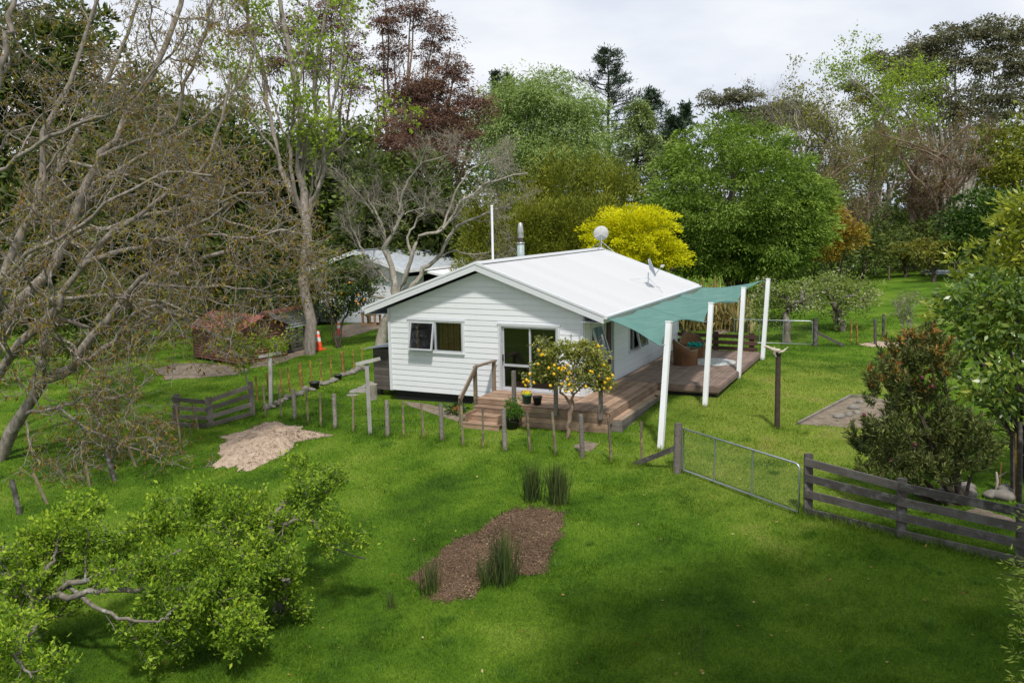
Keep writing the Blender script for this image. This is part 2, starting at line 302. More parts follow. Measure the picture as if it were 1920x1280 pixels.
def at(u, v, t): return Vector(CAM+ray(u, v)*t)
def atz(u, v, z): r = ray(u, v); return Vector(CAM+r*((z-CAM[2])/r[2]))
def aty(u, v, y): r = ray(u, v); return Vector(CAM+r*((y-CAM[1])/r[1]))
def dep(p): return float(np.dot(np.array(p)-CAM, _f))
def onG(x, y, dz=0.): return Vector((x, y, G(x, y)+dz))
gx = np.r_[-1500, -600, -250, -120, -80, np.arange(-60, 50.1, .5), 70, 110, 250, 600, 1500]; gy = np.r_[-1500, -500, -150, -60, np.arange(-34, 80.1, .5), 100, 150, 300, 700, 2000]
XX, YY = np.meshgrid(gx, gy); ZZ = G(XX, YY); nx, ny = len(gx), len(gy)
I = (np.arange(ny-1)[:, None]*nx+np.arange(nx-1)[None, :]).ravel()
tag(link('ground', mesh_np(np.c_[XX.ravel(), YY.ravel(), ZZ.ravel()], np.c_[I, I+1, I+nx+1, I+nx], True), M['lawn']), 'mown green lawn sloping round the house', kind='structure')
PATCHES = []
def patch(name, label, outline_px, mat, bulge=.1, rough=.12, seg=150, rings=14, kind='structure'):
    """irregular soil sheet that lies on the terrain"""
    P = np.array([gp(u, v)[:2] for u, v in outline_px]); c = P.mean(0)
    t = np.linspace(0, len(P), seg, endpoint=False); i = t.astype(int); fr = t-i; i %= len(P); sm = fr*fr*(3-2*fr)
    E_ = P[i]*(1-fr)[:, None]+P[(i+1) % len(P)]*fr[:, None]
    E_ = (E_+np.roll(E_, 1, 0)+np.roll(E_, -1, 0))/3
    d = E_-c; jt = rng.normal(0, 1, seg); jt = sum(np.roll(jt, k)*w_ for k, w_ in ((-3, .4), (-2, .7), (-1, .9), (0, 1.), (1, .9), (2, .7), (3, .4)))/2.; E0 = c+d*(1+rough*.35*jt[:, None]); E_ = c+(E0-c)*(1+rough*.25*rng.normal(0, 1, seg))[:, None]
    s = np.linspace(0, 1, rings)[1:]; V = [np.array([[*c, G(*c)+.012+bulge]])]
    for q in s:
        p = c+((E_-c) if q > .97 else (E0-c))*q; z = G(p[:, 0], p[:, 1])+.006+bulge*(1-q**2.2)+(rng.random(seg)-.3)*.035*(q < .98)*min(1, bulge*10); V.append(np.c_[p, z])
    V = np.concatenate(V); F = []
    for k in range(len(s)-1):
        a = 1+k*seg; j = np.arange(seg); F.append(np.c_[a+j, a+seg+j, a+seg+(j+1) % seg, a+(j+1) % seg])
    F = np.concatenate(F); me = mesh_np(V, F, True); bm = bmesh.new(); bm.from_mesh(me); bm.verts.ensure_lookup_table()
    for j in range(seg): bm.faces.new((bm.verts[0], bm.verts[1+j], bm.verts[1+(j+1) % seg]))
    bmesh.ops.recalc_face_normals(bm, faces=bm.faces); bm.to_mesh(me); bm.free(); PATCHES.append(E_)
    return tag(link(name, me, mat), label, kind=kind)
patch('mulch_bed', 'brown bark mulch bed spread on the front lawn', [(770, 1080), (850, 1015), (905, 985), (945, 958), (1000, 952), (1050, 965), (1057, 1000), (1030, 1040), (1025, 1075), (960, 1078), (905, 1085), (890, 1120), (840, 1132), (795, 1110)], M['mulch'], .16)
patch('sandy_mound', 'pale sandy soil mound beside the wooden rail fence', [(405, 860), (430, 820), (470, 800), (510, 793), (545, 800), (570, 808), (618, 817), (590, 822), (560, 828), (540, 850), (500, 865), (440, 888)], M['sand'], .28, .2)
patch('bare_dirt', 'bare brown dirt in front of the red iron hut', [(285, 692), (330, 682), (380, 680), (450, 688), (470, 692), (440, 702), (380, 708), (310, 712)], M['dirt'], .02)
patch('bare_dirt', 'bare trampled dirt between garage and gnarled tree', [(630, 615), (665, 605), (712, 600), (725, 612), (690, 622), (650, 633), (628, 632)], M['dirt'], .02)
patch('bare_dirt', 'strip of dark leaf litter below the pallet fence', [(480, 668), (530, 655), (575, 650), (590, 660), (560, 668), (510, 685), (470, 690)], M['dirt'], .02)
patch('bare_dirt', 'worn earth path behind the far netting gate', [(1330, 618), (1360, 606), (1420, 608), (1400, 616), (1350, 626)], M['dirt'], .01)
patch('bare_dirt', 'worn bare scuff of earth below the lemon tree', [(1075, 835), (1100, 826), (1122, 832), (1110, 846), (1085, 846)], M['dirt'], .01)
patch('bare_dirt', 'dark earth bed along the front wall under the window', [(755, 752), (800, 757), (860, 772), (880, 780), (860, 790), (810, 775), (765, 760)], M['dirt'], .02)
patch('bare_dirt', 'leafy brown earth under the walnut at the left edge', [(-60, 1060), (0, 1020), (40, 1015), (55, 1030), (10, 1050), (-40, 1075)], M['dirt'], .04)
patch('bare_dirt', 'stony garden soil behind the dark rail fence', [(1790, 962), (1830, 952), (1890, 968), (1920, 985), (1880, 988), (1820, 975)], M['dirt'], .03)
patch('bare_dirt', 'pale dry cuttings line by the far wire fence', [(1610, 645), (1650, 640), (1700, 643), (1720, 650), (1680, 652), (1630, 650)], M['sand'], .03)

def flat_stone():
    bm = bmesh.new(); bmesh.ops.create_icosphere(bm, subdivisions=2, radius=1)
    for v in bm.verts: v.co *= 1+.2*math.sin(v.co.x*4+random.random())*math.cos(v.co.y*3); v.co.z = max(-.6, min(.6, v.co.z))
    me = bpy.data.meshes.new('paver'); bm.to_mesh(me); bm.free(); me.materials.append(M['concrete']); return me
SMP = [flat_stone() for _ in range(3)]
# ------------------------------------------------------------------ house
W_, L_, ZB, ZT, SL = 6.657, 10.25, -.27, 2.374, .3566
HR, HE, OE, OF = 3.8687, 2.43, .709, .31
house = thing('house', 'white weatherboard cottage with a white corrugated gable roof', 'house', (-W_/2, L_/2, -.6))
def wall(fmap, s0, s1, openings, gable, name, nrm):
    """core panel with openings, then weatherboards row by row; fmap(s, z, out) -> world"""
    core = MB(); ss = sorted({s0, s1, *[k for o in openings for k in o[:2]]}); zs = sorted({ZB, ZT, *[k for o in openings for k in o[2:]]})
    def bx(a, b, z0, z1, o0, o1):
        V = [fmap(s, z, o) for s in (a, b) for z in (z0, z1) for o in (o0, o1)]
        core.add(V, [(0, 1, 3, 2), (4, 6, 7, 5), (0, 4, 5, 1), (2, 3, 7, 6), (0, 2, 6, 4), (1, 5, 7, 3)])
    for a, b in zip(ss, ss[1:]):
        for z0, z1 in zip(zs, zs[1:]):
            if not any(o[0] <= a+1e-6 and b <= o[1]+1e-6 and o[2] <= z0+1e-6 and z1 <= o[3]+1e-6 for o in openings): bx(a, b, z0, z1, -.1, 0)
    if gable:
        m = (s0+s1)/2; P = [fmap(s0, ZT, -.1), fmap(s1, ZT, -.1), fmap(m, ZT+SL*W_/2, -.1)]; core.poly(P, Vector(fmap(s0, ZT, 0))-Vector(fmap(s0, ZT, -.1)))
    wo = core.build(name, M['paint'], house)
    ex = .169; n = int((ZT-ZB)/ex)+1+(8 if gable else 0)
    for i in range(n):
        z0 = ZB+i*ex+.013; z1 = z0+ex-.013; pcs = []
        cuts = sorted({z0, z1, *[k for o in openings for k in o[2:] if z0 < k < z1], *([ZT] if gable and z0 < ZT < z1 else [])})
        if not gable: cuts = [c for c in cuts if c <= ZT+.001] or [z0]
        for a, b in zip(cuts, cuts[1:]):
            def lim(z):
                e = max(0, z-ZT)/SL if gable else 0; return s0+e, s1-e
            segs = [(None, None)]; lo0, hi0 = lim(a); lo1, hi1 = lim(b)
            if hi0-lo0 < .15: continue
            hi1 = max(hi1, lo1+.01)
            ops = sorted([o for o in openings if o[2] < (a+b)/2 < o[3]]); cur0, cur1 = lo0, lo1
            spans = []
            for o in ops: spans.append((cur0, o[0], cur1, o[0])); cur0 = cur1 = o[1]
            spans.append((cur0, hi0, cur1, hi1))
            oa = .019-.009*(a-z0)/(z1-z0); ob = .019-.009*(b-z0)/(z1-z0)
            for x0, x1, y0, y1 in spans:
                if x1-x0 < .02: continue
                V = [fmap(x0, a, .001), fmap(x0, a, oa), fmap(x1, a, .001), fmap(x1, a, oa), fmap(y0, b, .001), fmap(y0, b, ob), fmap(y1, b, .001), fmap(y1, b, ob)]
                pcs.append((x0, x1, V))
        done = set()
        for j in range(len(pcs)):
            if j in done: continue
            grp = [j]; done.add(j)
            for q in grp:
                for h in range(len(pcs)):
                    if h not in done and min(pcs[q][1], pcs[h][1])-max(pcs[q][0], pcs[h][0]) > .05: grp.append(h); done.add(h)
            mb = MB()
            for h in grp: mb.add(pcs[h][2], [(1, 3, 7, 5), (0, 1, 5, 4), (2, 6, 7, 3), (0, 2, 3, 1), (4, 5, 7, 6)])
            mb.build('weatherboard', M['paint'], wo)
    return wo
FW = (-5.88, -3.955, 1.06, 2.035); FD = (-2.68, -.79, .0, 2.01)
SA = (.56, 1.45, .86, 2.0); SD = (1.66, 2.46, .0, 2.0); SB = (4.1, 5.95, .70, 1.9)
wf = wall(lambda s, z, o: (s, -o, z), -W_, 0, [FW, FD], True, 'front_wall', (0, -1, 0))
wr = wall(lambda s, z, o: (o, s, z), 0, L_, [SA, SD, SB], False, 'right_wall', (1, 0, 0))
wl = wall(lambda s, z, o: (-W_-o, s, z), .0, L_, [], False, 'left_wall', (-1, 0, 0))
wb = wall(lambda s, z, o: (s, L_+o, z), -W_, 0, [], True, 'back_wall', (0, 1, 0))
for x, y, sx, sy in ((-W_+.03, -.024, .10, .026), (-.04, -.024, .09, .026), (.020, .04, .026, .09), (.020, L_-.04, .026, .09), (-W_-.02, .05, .026, .09)):
    board('corner_board', (x, y-.004, (ZB+ZT)/2), (sx, sy+.012, ZT-ZB), M['trim'], house)
MB().box((-W_/2, L_/2, -.2), (W_-.3, L_-.3, .1)).build('floor', M['floorin'], house)
MB().box((-W_/2, 3.8, 1.1), (W_-.3, .1, 2.6)).box((-3.3, 1.9, 1.1), (.1, 3.7, 2.6)).build('inner_wall', M['room'], house)
MB().box((-W_/2, L_/2, 2.42), (W_-.25, L_-.25, .04)).build('ceiling', M['room'], house)
for k in range(3):
    board('base_board', (-W_/2, .10+.012*k, -.36-.135*k), (W_-.25, .03, .12), M['black'], house); board('base_board', (-.10-.012*k, L_/2, -.36-.135*k), (.03, L_-.3, .12), M['black'], house)
    board('base_board', (-W_+.10+.012*k, L_/2, -.36-.135*k), (.03, L_-.3, .12), M['black'], house)
# window and door joinery, in wall axes
def frame(parent, fmap, o, wd=.05, dp=.07, name='window_frame', mat='alu', bottom=True):
    mb = MB()
    def bx(a, b, z0, z1):
        V = [fmap(s, z, q) for s in (a, b) for z in (z0, z1) for q in (-.05, dp-.03)]; mb.add(V, [(0, 1, 3, 2), (4, 6, 7, 5), (0, 4, 5, 1), (2, 3, 7, 6), (0, 2, 6, 4), (1, 5, 7, 3)])
    bx(o[0], o[0]+wd, o[2], o[3]); bx(o[1]-wd, o[1], o[2], o[3]); bx(o[0]+wd, o[1]-wd, o[3]-wd, o[3])
    if bottom: bx(o[0]+wd, o[1]-wd, o[2], o[2]+wd)
    return mb.build(name, M[mat], parent)
def pane(parent, fmap, o, off=-.01):
    V = [fmap(o[0], o[2], off), fmap(o[1], o[2], off), fmap(o[1], o[3], off), fmap(o[0], o[3], off)]
    return MB().add(V, [(0, 1, 2, 3)]).build('pane', M['glass'], parent)
def trim(parent, fmap, o, wd=.055, sill=True):
    for nm, a, b, z0, z1, d in (('facing', o[0]-wd, o[0], o[2], o[3], .036), ('facing', o[1], o[1]+wd, o[2], o[3], .036), ('facing', o[0]-wd-.02, o[1]+wd+.02, o[3], o[3]+.05, .05))+((('sill', o[0]-wd, o[1]+wd, o[2]-.045, o[2], .065),) if sill else ()):
        V = [fmap(s, z, q) for s in (a, b) for z in (z0, z1) for q in (.002, d)]; MB().add(V, [(0, 1, 3, 2), (4, 6, 7, 5), (0, 4, 5, 1), (2, 3, 7, 6), (0, 2, 6, 4), (1, 5, 7, 3)]).build(nm, M['trim'], parent)
def awning(parent, fmap, o, out, wd=.045):
    """top-hung sash pushed out at its foot"""
    h = o[3]-o[2]; drop = math.sqrt(h*h-out*out)
    f2 = lambda s, z, q: fmap(s, o[3]-(o[3]-z)*drop/h-q*out/h*.0, .02+(o[3]-z)/h*out+q)
    s_ = frame(parent, f2, o, wd, .05, 'open_sash'); pane(s_, f2, (o[0]+wd, o[1]-wd, o[2]+wd, o[3]-wd)); return s_
ff = lambda s, z, o: (s, -o, z); fr_ = lambda s, z, o: (o, s, z)
wn = frame(house, ff, FW, name='window'); tag(wn, 'two-light window left of the sliding door, left sash open'); trim(wn, ff, FW); mid = (FW[0]+FW[1])/2-.02
V = [ff(s, z, q) for s in (mid-.03, mid+.03) for z in (FW[2]+.05, FW[3]-.05) for q in (-.05, .035)]; MB().add(V, [(0, 1, 3, 2), (4, 6, 7, 5), (0, 4, 5, 1), (2, 3, 7, 6), (0, 2, 6, 4), (1, 5, 7, 3)]).build('mullion', M['alu'], wn)
pane(wn, ff, (mid+.03, FW[1]-.05, FW[2]+.05, FW[3]-.05)); awning(wn, ff, (FW[0]+.05, mid-.03, FW[2]+.03, FW[3]-.05), .2)
dn = frame(house, ff, FD, .06, .08, 'sliding_door'); tag(dn, 'aluminium two-panel glass sliding door'); trim(dn, ff, FD, .06, False); dm = (FD[0]+FD[1])/2+.02
for a, b, off in ((FD[0]+.06, dm+.03, .0), (dm-.03, FD[1]-.06, -.03)):
    g = lambda s, z, o, off=off: ff(s, z, o+off-.02); o_ = (a, b, .06, FD[3]-.06); p_ = frame(dn, g, o_, .055, .04, 'door_leaf'); pane(p_, g, (a+.055, b-.055, .115, FD[3]-.115))
board('mid_rail', ((FD[0]+.115+dm-.03)/2, -.005, .78), (dm-FD[0]-.15, .035, .07), M['alu'], dn); board('handle', (FD[0]+.10, -.045, 1.0), (.025, .04, .2), M['blackpot'], dn)
wa = frame(house, fr_, SA, name='window'); tag(wa, 'narrow side window with its sash pushed open'); trim(wa, fr_, SA); awning(wa, fr_, (SA[0]+.05, SA[1]-.05, SA[2]+.03, SA[3]-.05), .33)
wb_ = frame(house, fr_, SB, name='window'); tag(wb_, 'wide side window over the deck with an open sash'); trim(wb_, fr_, SB)
awning(wb_, fr_, (SB[0]+.45, SB[1]-.5, SB[2]+.03, SB[3]-.05), .26)
for y in (SB[0]+.45, SB[1]-.5): board('mullion', (0, y, (SB[2]+SB[3])/2), (.07, .05, SB[3]-SB[2]-.1), M['alu'], wb_)
pane(wb_, fr_, (SB[0]+.05, SB[0]+.42, SB[2]+.05, SB[3]-.05)); pane(wb_, fr_, (SB[1]-.47, SB[1]-.05, SB[2]+.05, SB[3]-.05))
sdn = frame(house, fr_, SD, .05, .1, 'side_door'); tag(sdn, 'half-open brown timber side door'); board('door_leaf', (.03, 2.05, 1.0), (.045, .36, 1.9), M['railbrown'], sdn); board('door_leaf', (.0, 2.33, 1.0), (.04, .2, 1.9), M['dish'], sdn)
for k in range(9):
    MB().tube([(mid+.12+k*.1, .16+.03*(k % 2), .9), (mid+.12+k*.1, .16+.03*(k % 2), 2.1)], .055, 8).build('curtain_fold', M['curtain'], wn)
board('curtain_post', (FW[0]+.16, .2, 1.5), (.09, .05, 1.2), M['pine'], wn)
# roof
def corr(p, ea, la, es, ls, nrm, pitch=.0762, amp=.0085, nper=6):
    n = max(2, int(la/pitch*nper)); a = np.linspace(0, la, n+1); h = amp*np.sin(a/pitch*2*np.pi)
    p, ea, es, nrm = [np.array(k, float) for k in (p, ea, es, nrm)]; T = p+a[:, None]*ea+h[:, None]*nrm; V = np.concatenate([T, T+es*ls]); j = np.arange(n)
    return mesh_np(V, np.c_[j, j+1, j+n+2, j+n+1], True)
RS = math.hypot(W_/2+OE, HR-HE); ux = (W_/2+OE)/RS; uz = -(HR-HE)/RS; y0, y1 = -OF+.02, L_+OF+.06; xr = -W_/2
roof = MB()
for sg in (1, -1):   # sarking under the sheets, the barge overhang's soffit
    P = [(xr, y0+.02, HR-.05), (xr+sg*(W_/2+OE-.02), y0+.02, HE-.05), (xr+sg*(W_/2+OE-.02), y0+.02, HE-.09), (xr, y0+.02, HR-.09)]
    if sg < 0: P = P[::-1]
    roof.poly(P, (0, y1-y0-.04, 0))
roof = roof.build('roof', M['trim'], house)
sw = .7624
for sg in (1, -1):
    y = y0
    while y < y1-.05:
        la = min(sw, y1-y); me = corr((xr, y, HR-.02), (0, 1, 0), la, (sg*ux, 0, uz), RS+.03, (sg*-uz, 0, ux)); link('roof_sheet', me, M['roof'], roof); y += sw
for sg in (1, -1):
    for nm, yf in (('bargeboard', y0-.02), ('bargeboard', y1+.02)):
        P = [(xr, yf, HR-.075), (xr+sg*(W_/2+OE), yf, HE-.075), (xr+sg*(W_/2+OE), yf, HE-.25), (xr, yf, HR-.25)]; mb = MB(); mb.poly(P if sg > 0 else P[::-1], (0, .03 if yf < 5 else -.03, 0)); mb.build(nm, M['trim'], house)
        P = [(xr, yf-.012, HR+.012), (xr+sg*(W_/2+OE+.01), yf-.012, HE+.012), (xr+sg*(W_/2+OE+.01), yf-.012, HE-.062), (xr, yf-.012, HR-.062)]; mb = MB(); mb.poly(P if sg > 0 else P[::-1], (0, .05 if yf < 5 else -.05, 0)); mb.build('barge_flashing', M['trim'], house)
    P = [(xr, y0-.02, HR+.025), (xr+sg*.2*ux, y0-.02, HR+.025+.2*uz), (xr+sg*.2*ux, y0-.02, HR+.012+.2*uz), (xr, y0-.02, HR+.012)]; MB().poly(P if sg > 0 else P[::-1], (0, y1-y0+.04, 0)).build('ridge_cap', M['roof'], roof)
    xe = xr+sg*(W_/2+OE+.0)
    gm = MB(); P = [(xe, y0, HE-.03), (xe+sg*.12, y0, HE-.025), (xe+sg*.125, y0, HE-.06), (xe+sg*.10, y0, HE-.12), (xe, y0, HE-.125)]; gm.poly(P if sg < 0 else P[::-1], (0, y1-y0, 0)); gm.build('gutter', M['trim'], house)
    board('fascia', (xe-sg*.02, (y0+y1)/2, HE-.16), (.03, y1-y0-.02, .18), M['trim'], house)
    board('soffit', (xe-sg*.37, (y0+y1)/2, HE-.235), (.68, y1-y0-.1, .012), M['trim'], house)
fl = MB().lathe([(.13, 0), (.13, .72), (.0, .725)], (-4.2, 4.76, 3.52)).build('flue', M['flueg'], roof); tag(fl, 'metal wood burner flue with tapered cowl')
MB().lathe([(.0, 0), (.15, 0), (.15, .04), (0, .045)], (-4.2, 4.76, 4.245)).lathe([(.09, .19), (.115, .22), (.115, .42), (.105, .5), (.07, .71), (.06, .72), (.0, .72)], (-4.2, 4.76, 4.25)).build('cowl', M['steel'], roof); MB().lathe([(.095, .03), (.095, .2)], (-4.2, 4.76, 4.25)).build('flue_neck', M['soot'], roof)
# satellite dishes
def dish(base, mast_h, nrm, r, mat, label, legs):
    t = thing('satellite_dish', label, 'satellite dish', base, 'satellite dishes on the cottage roof'); b = Vector(base); n = Vector(nrm).normalized(); c = b+Vector((0, 0, mast_h))
    MB().tube([b-Vector((0, 0, .03)), c], .022, 8).box(b, (.16, .12, .02)).build('mast', M['dish'], t)
    for p in legs: MB().tube([b+Vector((0, 0, mast_h*.62)), p], .009, 6).build('strut', M['galv'], t)
    q = n.to_track_quat('Z', 'Y').to_matrix(); dc = c+n*.09+Vector((0, 0, .13)); m = MB(); pr = [(r*k/8, .13*r*(k/8)**2*2-.02) for k in range(9)]
    m.lathe(pr, n=28); m.lathe([(a, z-.012) for a, z in pr], n=28); m.lathe([pr[-1], (pr[-1][0], pr[-1][1]-.012)], n=28); m.v = [tuple(dc+q @ Vector(p)) for p in m.v]; m.build('reflector', mat, t)
    m = MB()
    for k in range(3):
        a = 1.5708+k*2.0944; d = q @ Vector((math.cos(a), math.sin(a), 0)); m.bar(dc-n*.035, dc+d*r*.92+n*.02, .04, .03)
    m.build('rear_bracket', M['dishw'], t)
    low = dc+(q @ Vector((0, -1, 0)) if abs(n.z) < .95 else Vector((0, 0, -1)))*r*.9; hd = dc+n*r*1.25-Vector((0, 0, r*.25))
    MB().tube([low, hd], .012, 6).build('feed_arm', M['galv'], t); MB().box(hd, (.10, .07, .08)).box(hd+Vector((.05, 0, .03)), (.06, .05, .04)).build('receiver', M['dishw'], t)
dish((-.06, 6.45, 2.705), .46, (.86, .36, .34), .34, M['dish'], 'grey satellite dish low on the cottage roof, tilted to the right', [Vector((-.67, 6.2, 2.93)), Vector((.54, 6.19, 2.5))])
dish((-3.29, 10.55, 3.86), .42, (-.42, .85, .3), .31, M['dishw'], 'pale round satellite dish on the back end of the ridge', [Vector((-3.15, 9.75, 3.85)), Vector((-2.67, 10.47, 3.66)), Vector((-3.95, 10.4, 3.66))])
p = aty(922, 387, 8.); b = onG(p.x, 8.); mst = thing('aerial_mast', 'thin white pole standing behind the cottage ridge', 'pole', b); MB().tube([b-Vector((0, 0, .1)), p], .05, 10).build('shaft', M['post'], mst); MB().lathe([(.055, 0), (.055, .04), (0, .05)], p).build('cap', M['post'], mst)
# lean-to shed, stump, stone path on the left of the house
sh = thing('firewood_shed', 'small dark board lean-to shed against the cottage side', 'shed', (-7.3, 1.2, -.6))
for k in range(11):
    z = -.42+k*.125; board('board', (-7.19, .55, z+.062), (1.0, .03, .118), M['shed'], sh); board('board', (-7.70, 1.25, z+.062), (.03, 1.37, .118), M['shed'], sh)
for x in (-7.6, -6.8): board('pile', (x, .75, -.55), (.14, .14, .3), M['greyd'], sh)
link('iron_roof', corr((-8.0, .4, .93), (1, 0, .12), 1.28, (0, 1, 0), 1.7, (0, 0, 1)), M['iron'], sh)
lg = gp(700, 748); st = thing('log_stump', 'upright sawn log stump by the lean-to shed', 'log', lg); MB().tube([lg-Vector((0, 0, .05)), lg+Vector((0, 0, .25)), lg+Vector((.01, 0, .5))], [.15, .135, .14], 14).build('log', M['barkg'], st)
pth = thing('stone_path', 'pale stepping stones curving beside the lean-to shed', 'path', gp(680, 728))
for k, (u, v) in enumerate([(662, 741), (668, 735), (673, 730), (680, 726), (688, 722), (694, 718), (664, 734), (676, 735), (684, 731)]):
    p = gp(u, v); q = bpy.data.objects.new('paver', SMP[k % 3]); COL.objects.link(q); q.matrix_basis = Matrix.Translation(p+Vector((0, 0, .012))) @ Matrix.Rotation(.5+.4*k, 4, 'Z') @ Matrix.Diagonal((.23+.04*(k % 3), .15, .03, 1)); par(q, pth)

# ------------------------------------------------------------------ decks
deck = thing('front_deck', 'weathered timber deck with steps at the front door', 'deck', (-.5, -.9, -.6))
bw = .142
for k in range(12):
    yb = -.03-bw*k-bw/2; xa = -2.82 if yb > -1.28 else -1.58
    board('deck_board', ((xa-.004)/2, yb, -.016), (-xa-.004, bw-.007, .032), M['deckold'], deck)
for k in range(10):
    board('deck_board', (.012+.139*k+.069, .48, -.016+random.uniform(-.002, .002)), (.131, 4.44, .03), M['deckold'], deck)
for k in range(4):
    z = -.105-.138*k; board('fascia_board', ((-1.58+1.39)/2, -1.765-.003*k, z), (2.97, .03, .132), M['deckold'], deck)
    if k < 2: board('fascia_board', (1.415, .48, z+.0), (.03, 4.44, .13), M['deckold'], deck); board('fascia_board', (-2.835, -.65, z), (.03, 1.25, .13), M['deckold'], deck)
board('step_board', (1.50, .15, -.215), (.13, 3.5, .035), M['deckold'], deck); board('step_board', (1.64, .0, -.215), (.135, 3.2, .04), M['handrail'], deck); board('step_board', (1.55, 2.25, -.213), (.26, .68, .03), M['deckold'], deck)
for k in range(2): board('step_riser', (1.69, .05, -.305-.15*k), (.03, 3.28, .14), M['grey'], deck); board('step_riser', (1.54, -1.60-.002*k, -.305-.15*k), (.32, .03, .14), M['grey'], deck)
board('step_riser', (1.665, 2.2, -.3), (.03, .78, .14), M['deckold'], deck)
MB().box((-.75, -.62, -.36), (3.9, 1.1, .5)).box((-.12, -1.45, -.36), (2.7, .5, .5)).box((.7, .5, -.36), (1.3, 4.2, .5)).build('under_deck_shade', M['black'], deck)  # solid black fill; its colour stands for the shade under the front deck
stp = MB().box((-2.66, -1.8, -.42), (.04, 1.0, .38)).box((-1.66, -1.8, -.42), (.04, 1.0, .38)).build('stairs', M['deckold'], deck)
board('riser', (-2.2, -1.285, -.09), (1.22, .03, .14), M['deckold'], stp)
for k in range(3):
    z = -.165-.16*k; y = -1.44-.34*k; x1 = -1.60; board('tread', ((-2.76+x1)/2, y+.02, z-.018), (x1+2.76, .165, .036), M['deckold'], stp); board('tread', ((-2.76+x1)/2, y-.15, z-.019), (x1+2.76, .165, .036), M['deckold'], stp)
    board('riser', ((-2.74+x1)/2, y-.21, z-.10), (x1+2.74, .025, .125), M['deckold'], stp)
for x, z0, z1 in ((-1.37, -.12, .97), (-.11, -.17, .92), (1.18, -.17, .86)): board('deck_post', (x, -1.83, (z0+z1)/2), (.095, .095, z1-z0), M['grey'], deck)
hr = thing('stair_handrail', 'weathered timber handrail beside the front steps', 'handrail', (-2.9, -1.2, -.6))
A, B_, C_ = Vector((-2.84, -.14, .90)), Vector((-2.82, -1.3, .93)), Vector((-2.82, -2.32, .14))
board('post', (-2.84, -.16, .43), (.09, .09, .88), M['handrail'], hr); board('post', (-2.87, -1.3, .18), (.09, .09, 1.5), M['batten'], hr); board('post', (-2.87, -2.2, -.2), (.09, .09, .85), M['batten'], hr)
beam('top_rail', A+Vector((0, .05, 0)), B_+Vector((0, -.04, 0)), .14, .045, M['handrail'], hr); beam('sloping_rail', B_, C_, .045, .14, M['handrail'], hr)
deck2 = thing('rear_deck', 'wide brown stained timber deck along the cottage side', 'deck', (1.6, 6.3, -.3))
for k in range(23):
    x = .045+.1405*k+.07; q = 6.05
    board('deck_board', (x, (2.72+q)/2-.002, -.016+random.uniform(-.0015, .0015)), (.1335, q-2.72-.006, .032), M['decknew'], deck2); board('deck_board', (x, (q+9.92)/2, -.016+random.uniform(-.0015, .0015)), (.1335, 9.92-q-.006, .032), M['decknew'], deck2)
board('fascia_board', (2.36, 2.70, -.10), (1.9, .03, .135), M['decknew'], deck2); board('fascia_board', (3.29, 6.3, -.10), (.03, 7.2, .135), M['decknew'], deck2); board('fascia_board', (1.64, 9.94, -.10), (3.25, .03, .135), M['decknew'], deck2)
board('lower_board', (2.36, 2.74, -.20), (1.86, .025, .05), M['deckold'], deck2); MB().box((1.62, 6.35, -.2), (3.1, 7., .26)).build('under_deck_shade', M['black'], deck2)  # black block painted as the shaded gap below the rear deck
dr = thing('deck_rail', 'low brown three-rail timber fence at the back of the deck', 'fence', (1.6, 9.95, -.2))
for z in (.55, .305, .085): board('rail', (1.6, 9.93, z), (3.05, .035, .14), M['railbrown'], dr)
for x in (.3, 1.55, 2.9): board('post', (x, 9.985, .3), (.19, .07, .8), M['railbrown'], dr)
# ------------------------------------------------------------------ shade sail and its posts
PB = [gp(1238, 841), gp(1321.5, 761), gp(1384.5, 710), gp(1429.5, 675)]; PT = [at(1254.4, 604, dep(PB[0])+.05), at(1333.5, 569, dep(PB[1])+.05), at(1394.5, 540, dep(PB[2])+.05), at(1440.5, 524, dep(PB[3])+.05)]
names = ['nearest the netting gate', 'beside the deck front', 'third from the gate', 'furthest at the back']
for b, t_, n_ in zip(PB, PT, names):
    o = thing('sail_post', 'tall white square shade sail post, '+n_, 'post', b, 'white posts of the shade sail'); beam('shaft', b-Vector((0, 0, .1)), t_, .13, .13, M['post'], o); d = (t_-b).normalized(); beam('cap', t_, t_+d*.03, .15, .15, M['post'], o); q = b+(t_-b)*.82; MB().tube([q, q-Vector((.12, 0, 0))], .012, 6).build('eye_bolt', M['galv'], o)
HK = [(1246, 648), (1326, 604), (1389, 567), (1436, 527)]; HP = [at(u, v, dep(b)+.02)+Vector((-.1, 0, 0)) for (u, v), b in zip(HK, PB)]
ns, ntt = 97, 26; VV = []
for i in range(ns):
    s = i/(ns-1)*3; k = min(2, int(s)); f_ = s-k; o = HP[k].lerp(HP[k+1], f_); o = o+Vector(((-.22, 0, .30), (-.2, 0, .26), (-.18, 0, .06))[k])*4*f_*(1-f_); s1 = s/3
    i_ = Vector((.80, -.18+s1*10.75, 2.30+.0*s1)); m4 = (s1*4) % 1; i_ = i_+Vector((.10, 0, -.05))*4*m4*(1-m4)
    for j in range(ntt):
        t_ = j/(ntt-1); p = i_.lerp(o, t_); p.y += .3*4*t_*(1-t_)*((1-s1)**5) - .12*4*t_*(1-t_)*(s1**5); p.z += -.05*math.sin(math.pi*t_)+.02*math.sin(s*7+t_*5)+.012*math.sin(s*19-t_*9)*(1-abs(2*t_-1)); VV.append(p)
I = (np.arange(ns-1)[:, None]*ntt+np.arange(ntt-1)[None, :]).ravel()
sl = thing('shade_sail', 'green shade cloth stretched from the cottage eave to white posts', 'shade sail', (2, 3.5, 2.2)); link('cloth', mesh_np(np.array([tuple(p) for p in VV]), np.c_[I, I+ntt, I+ntt+1, I+1], True), M['sail'], sl)
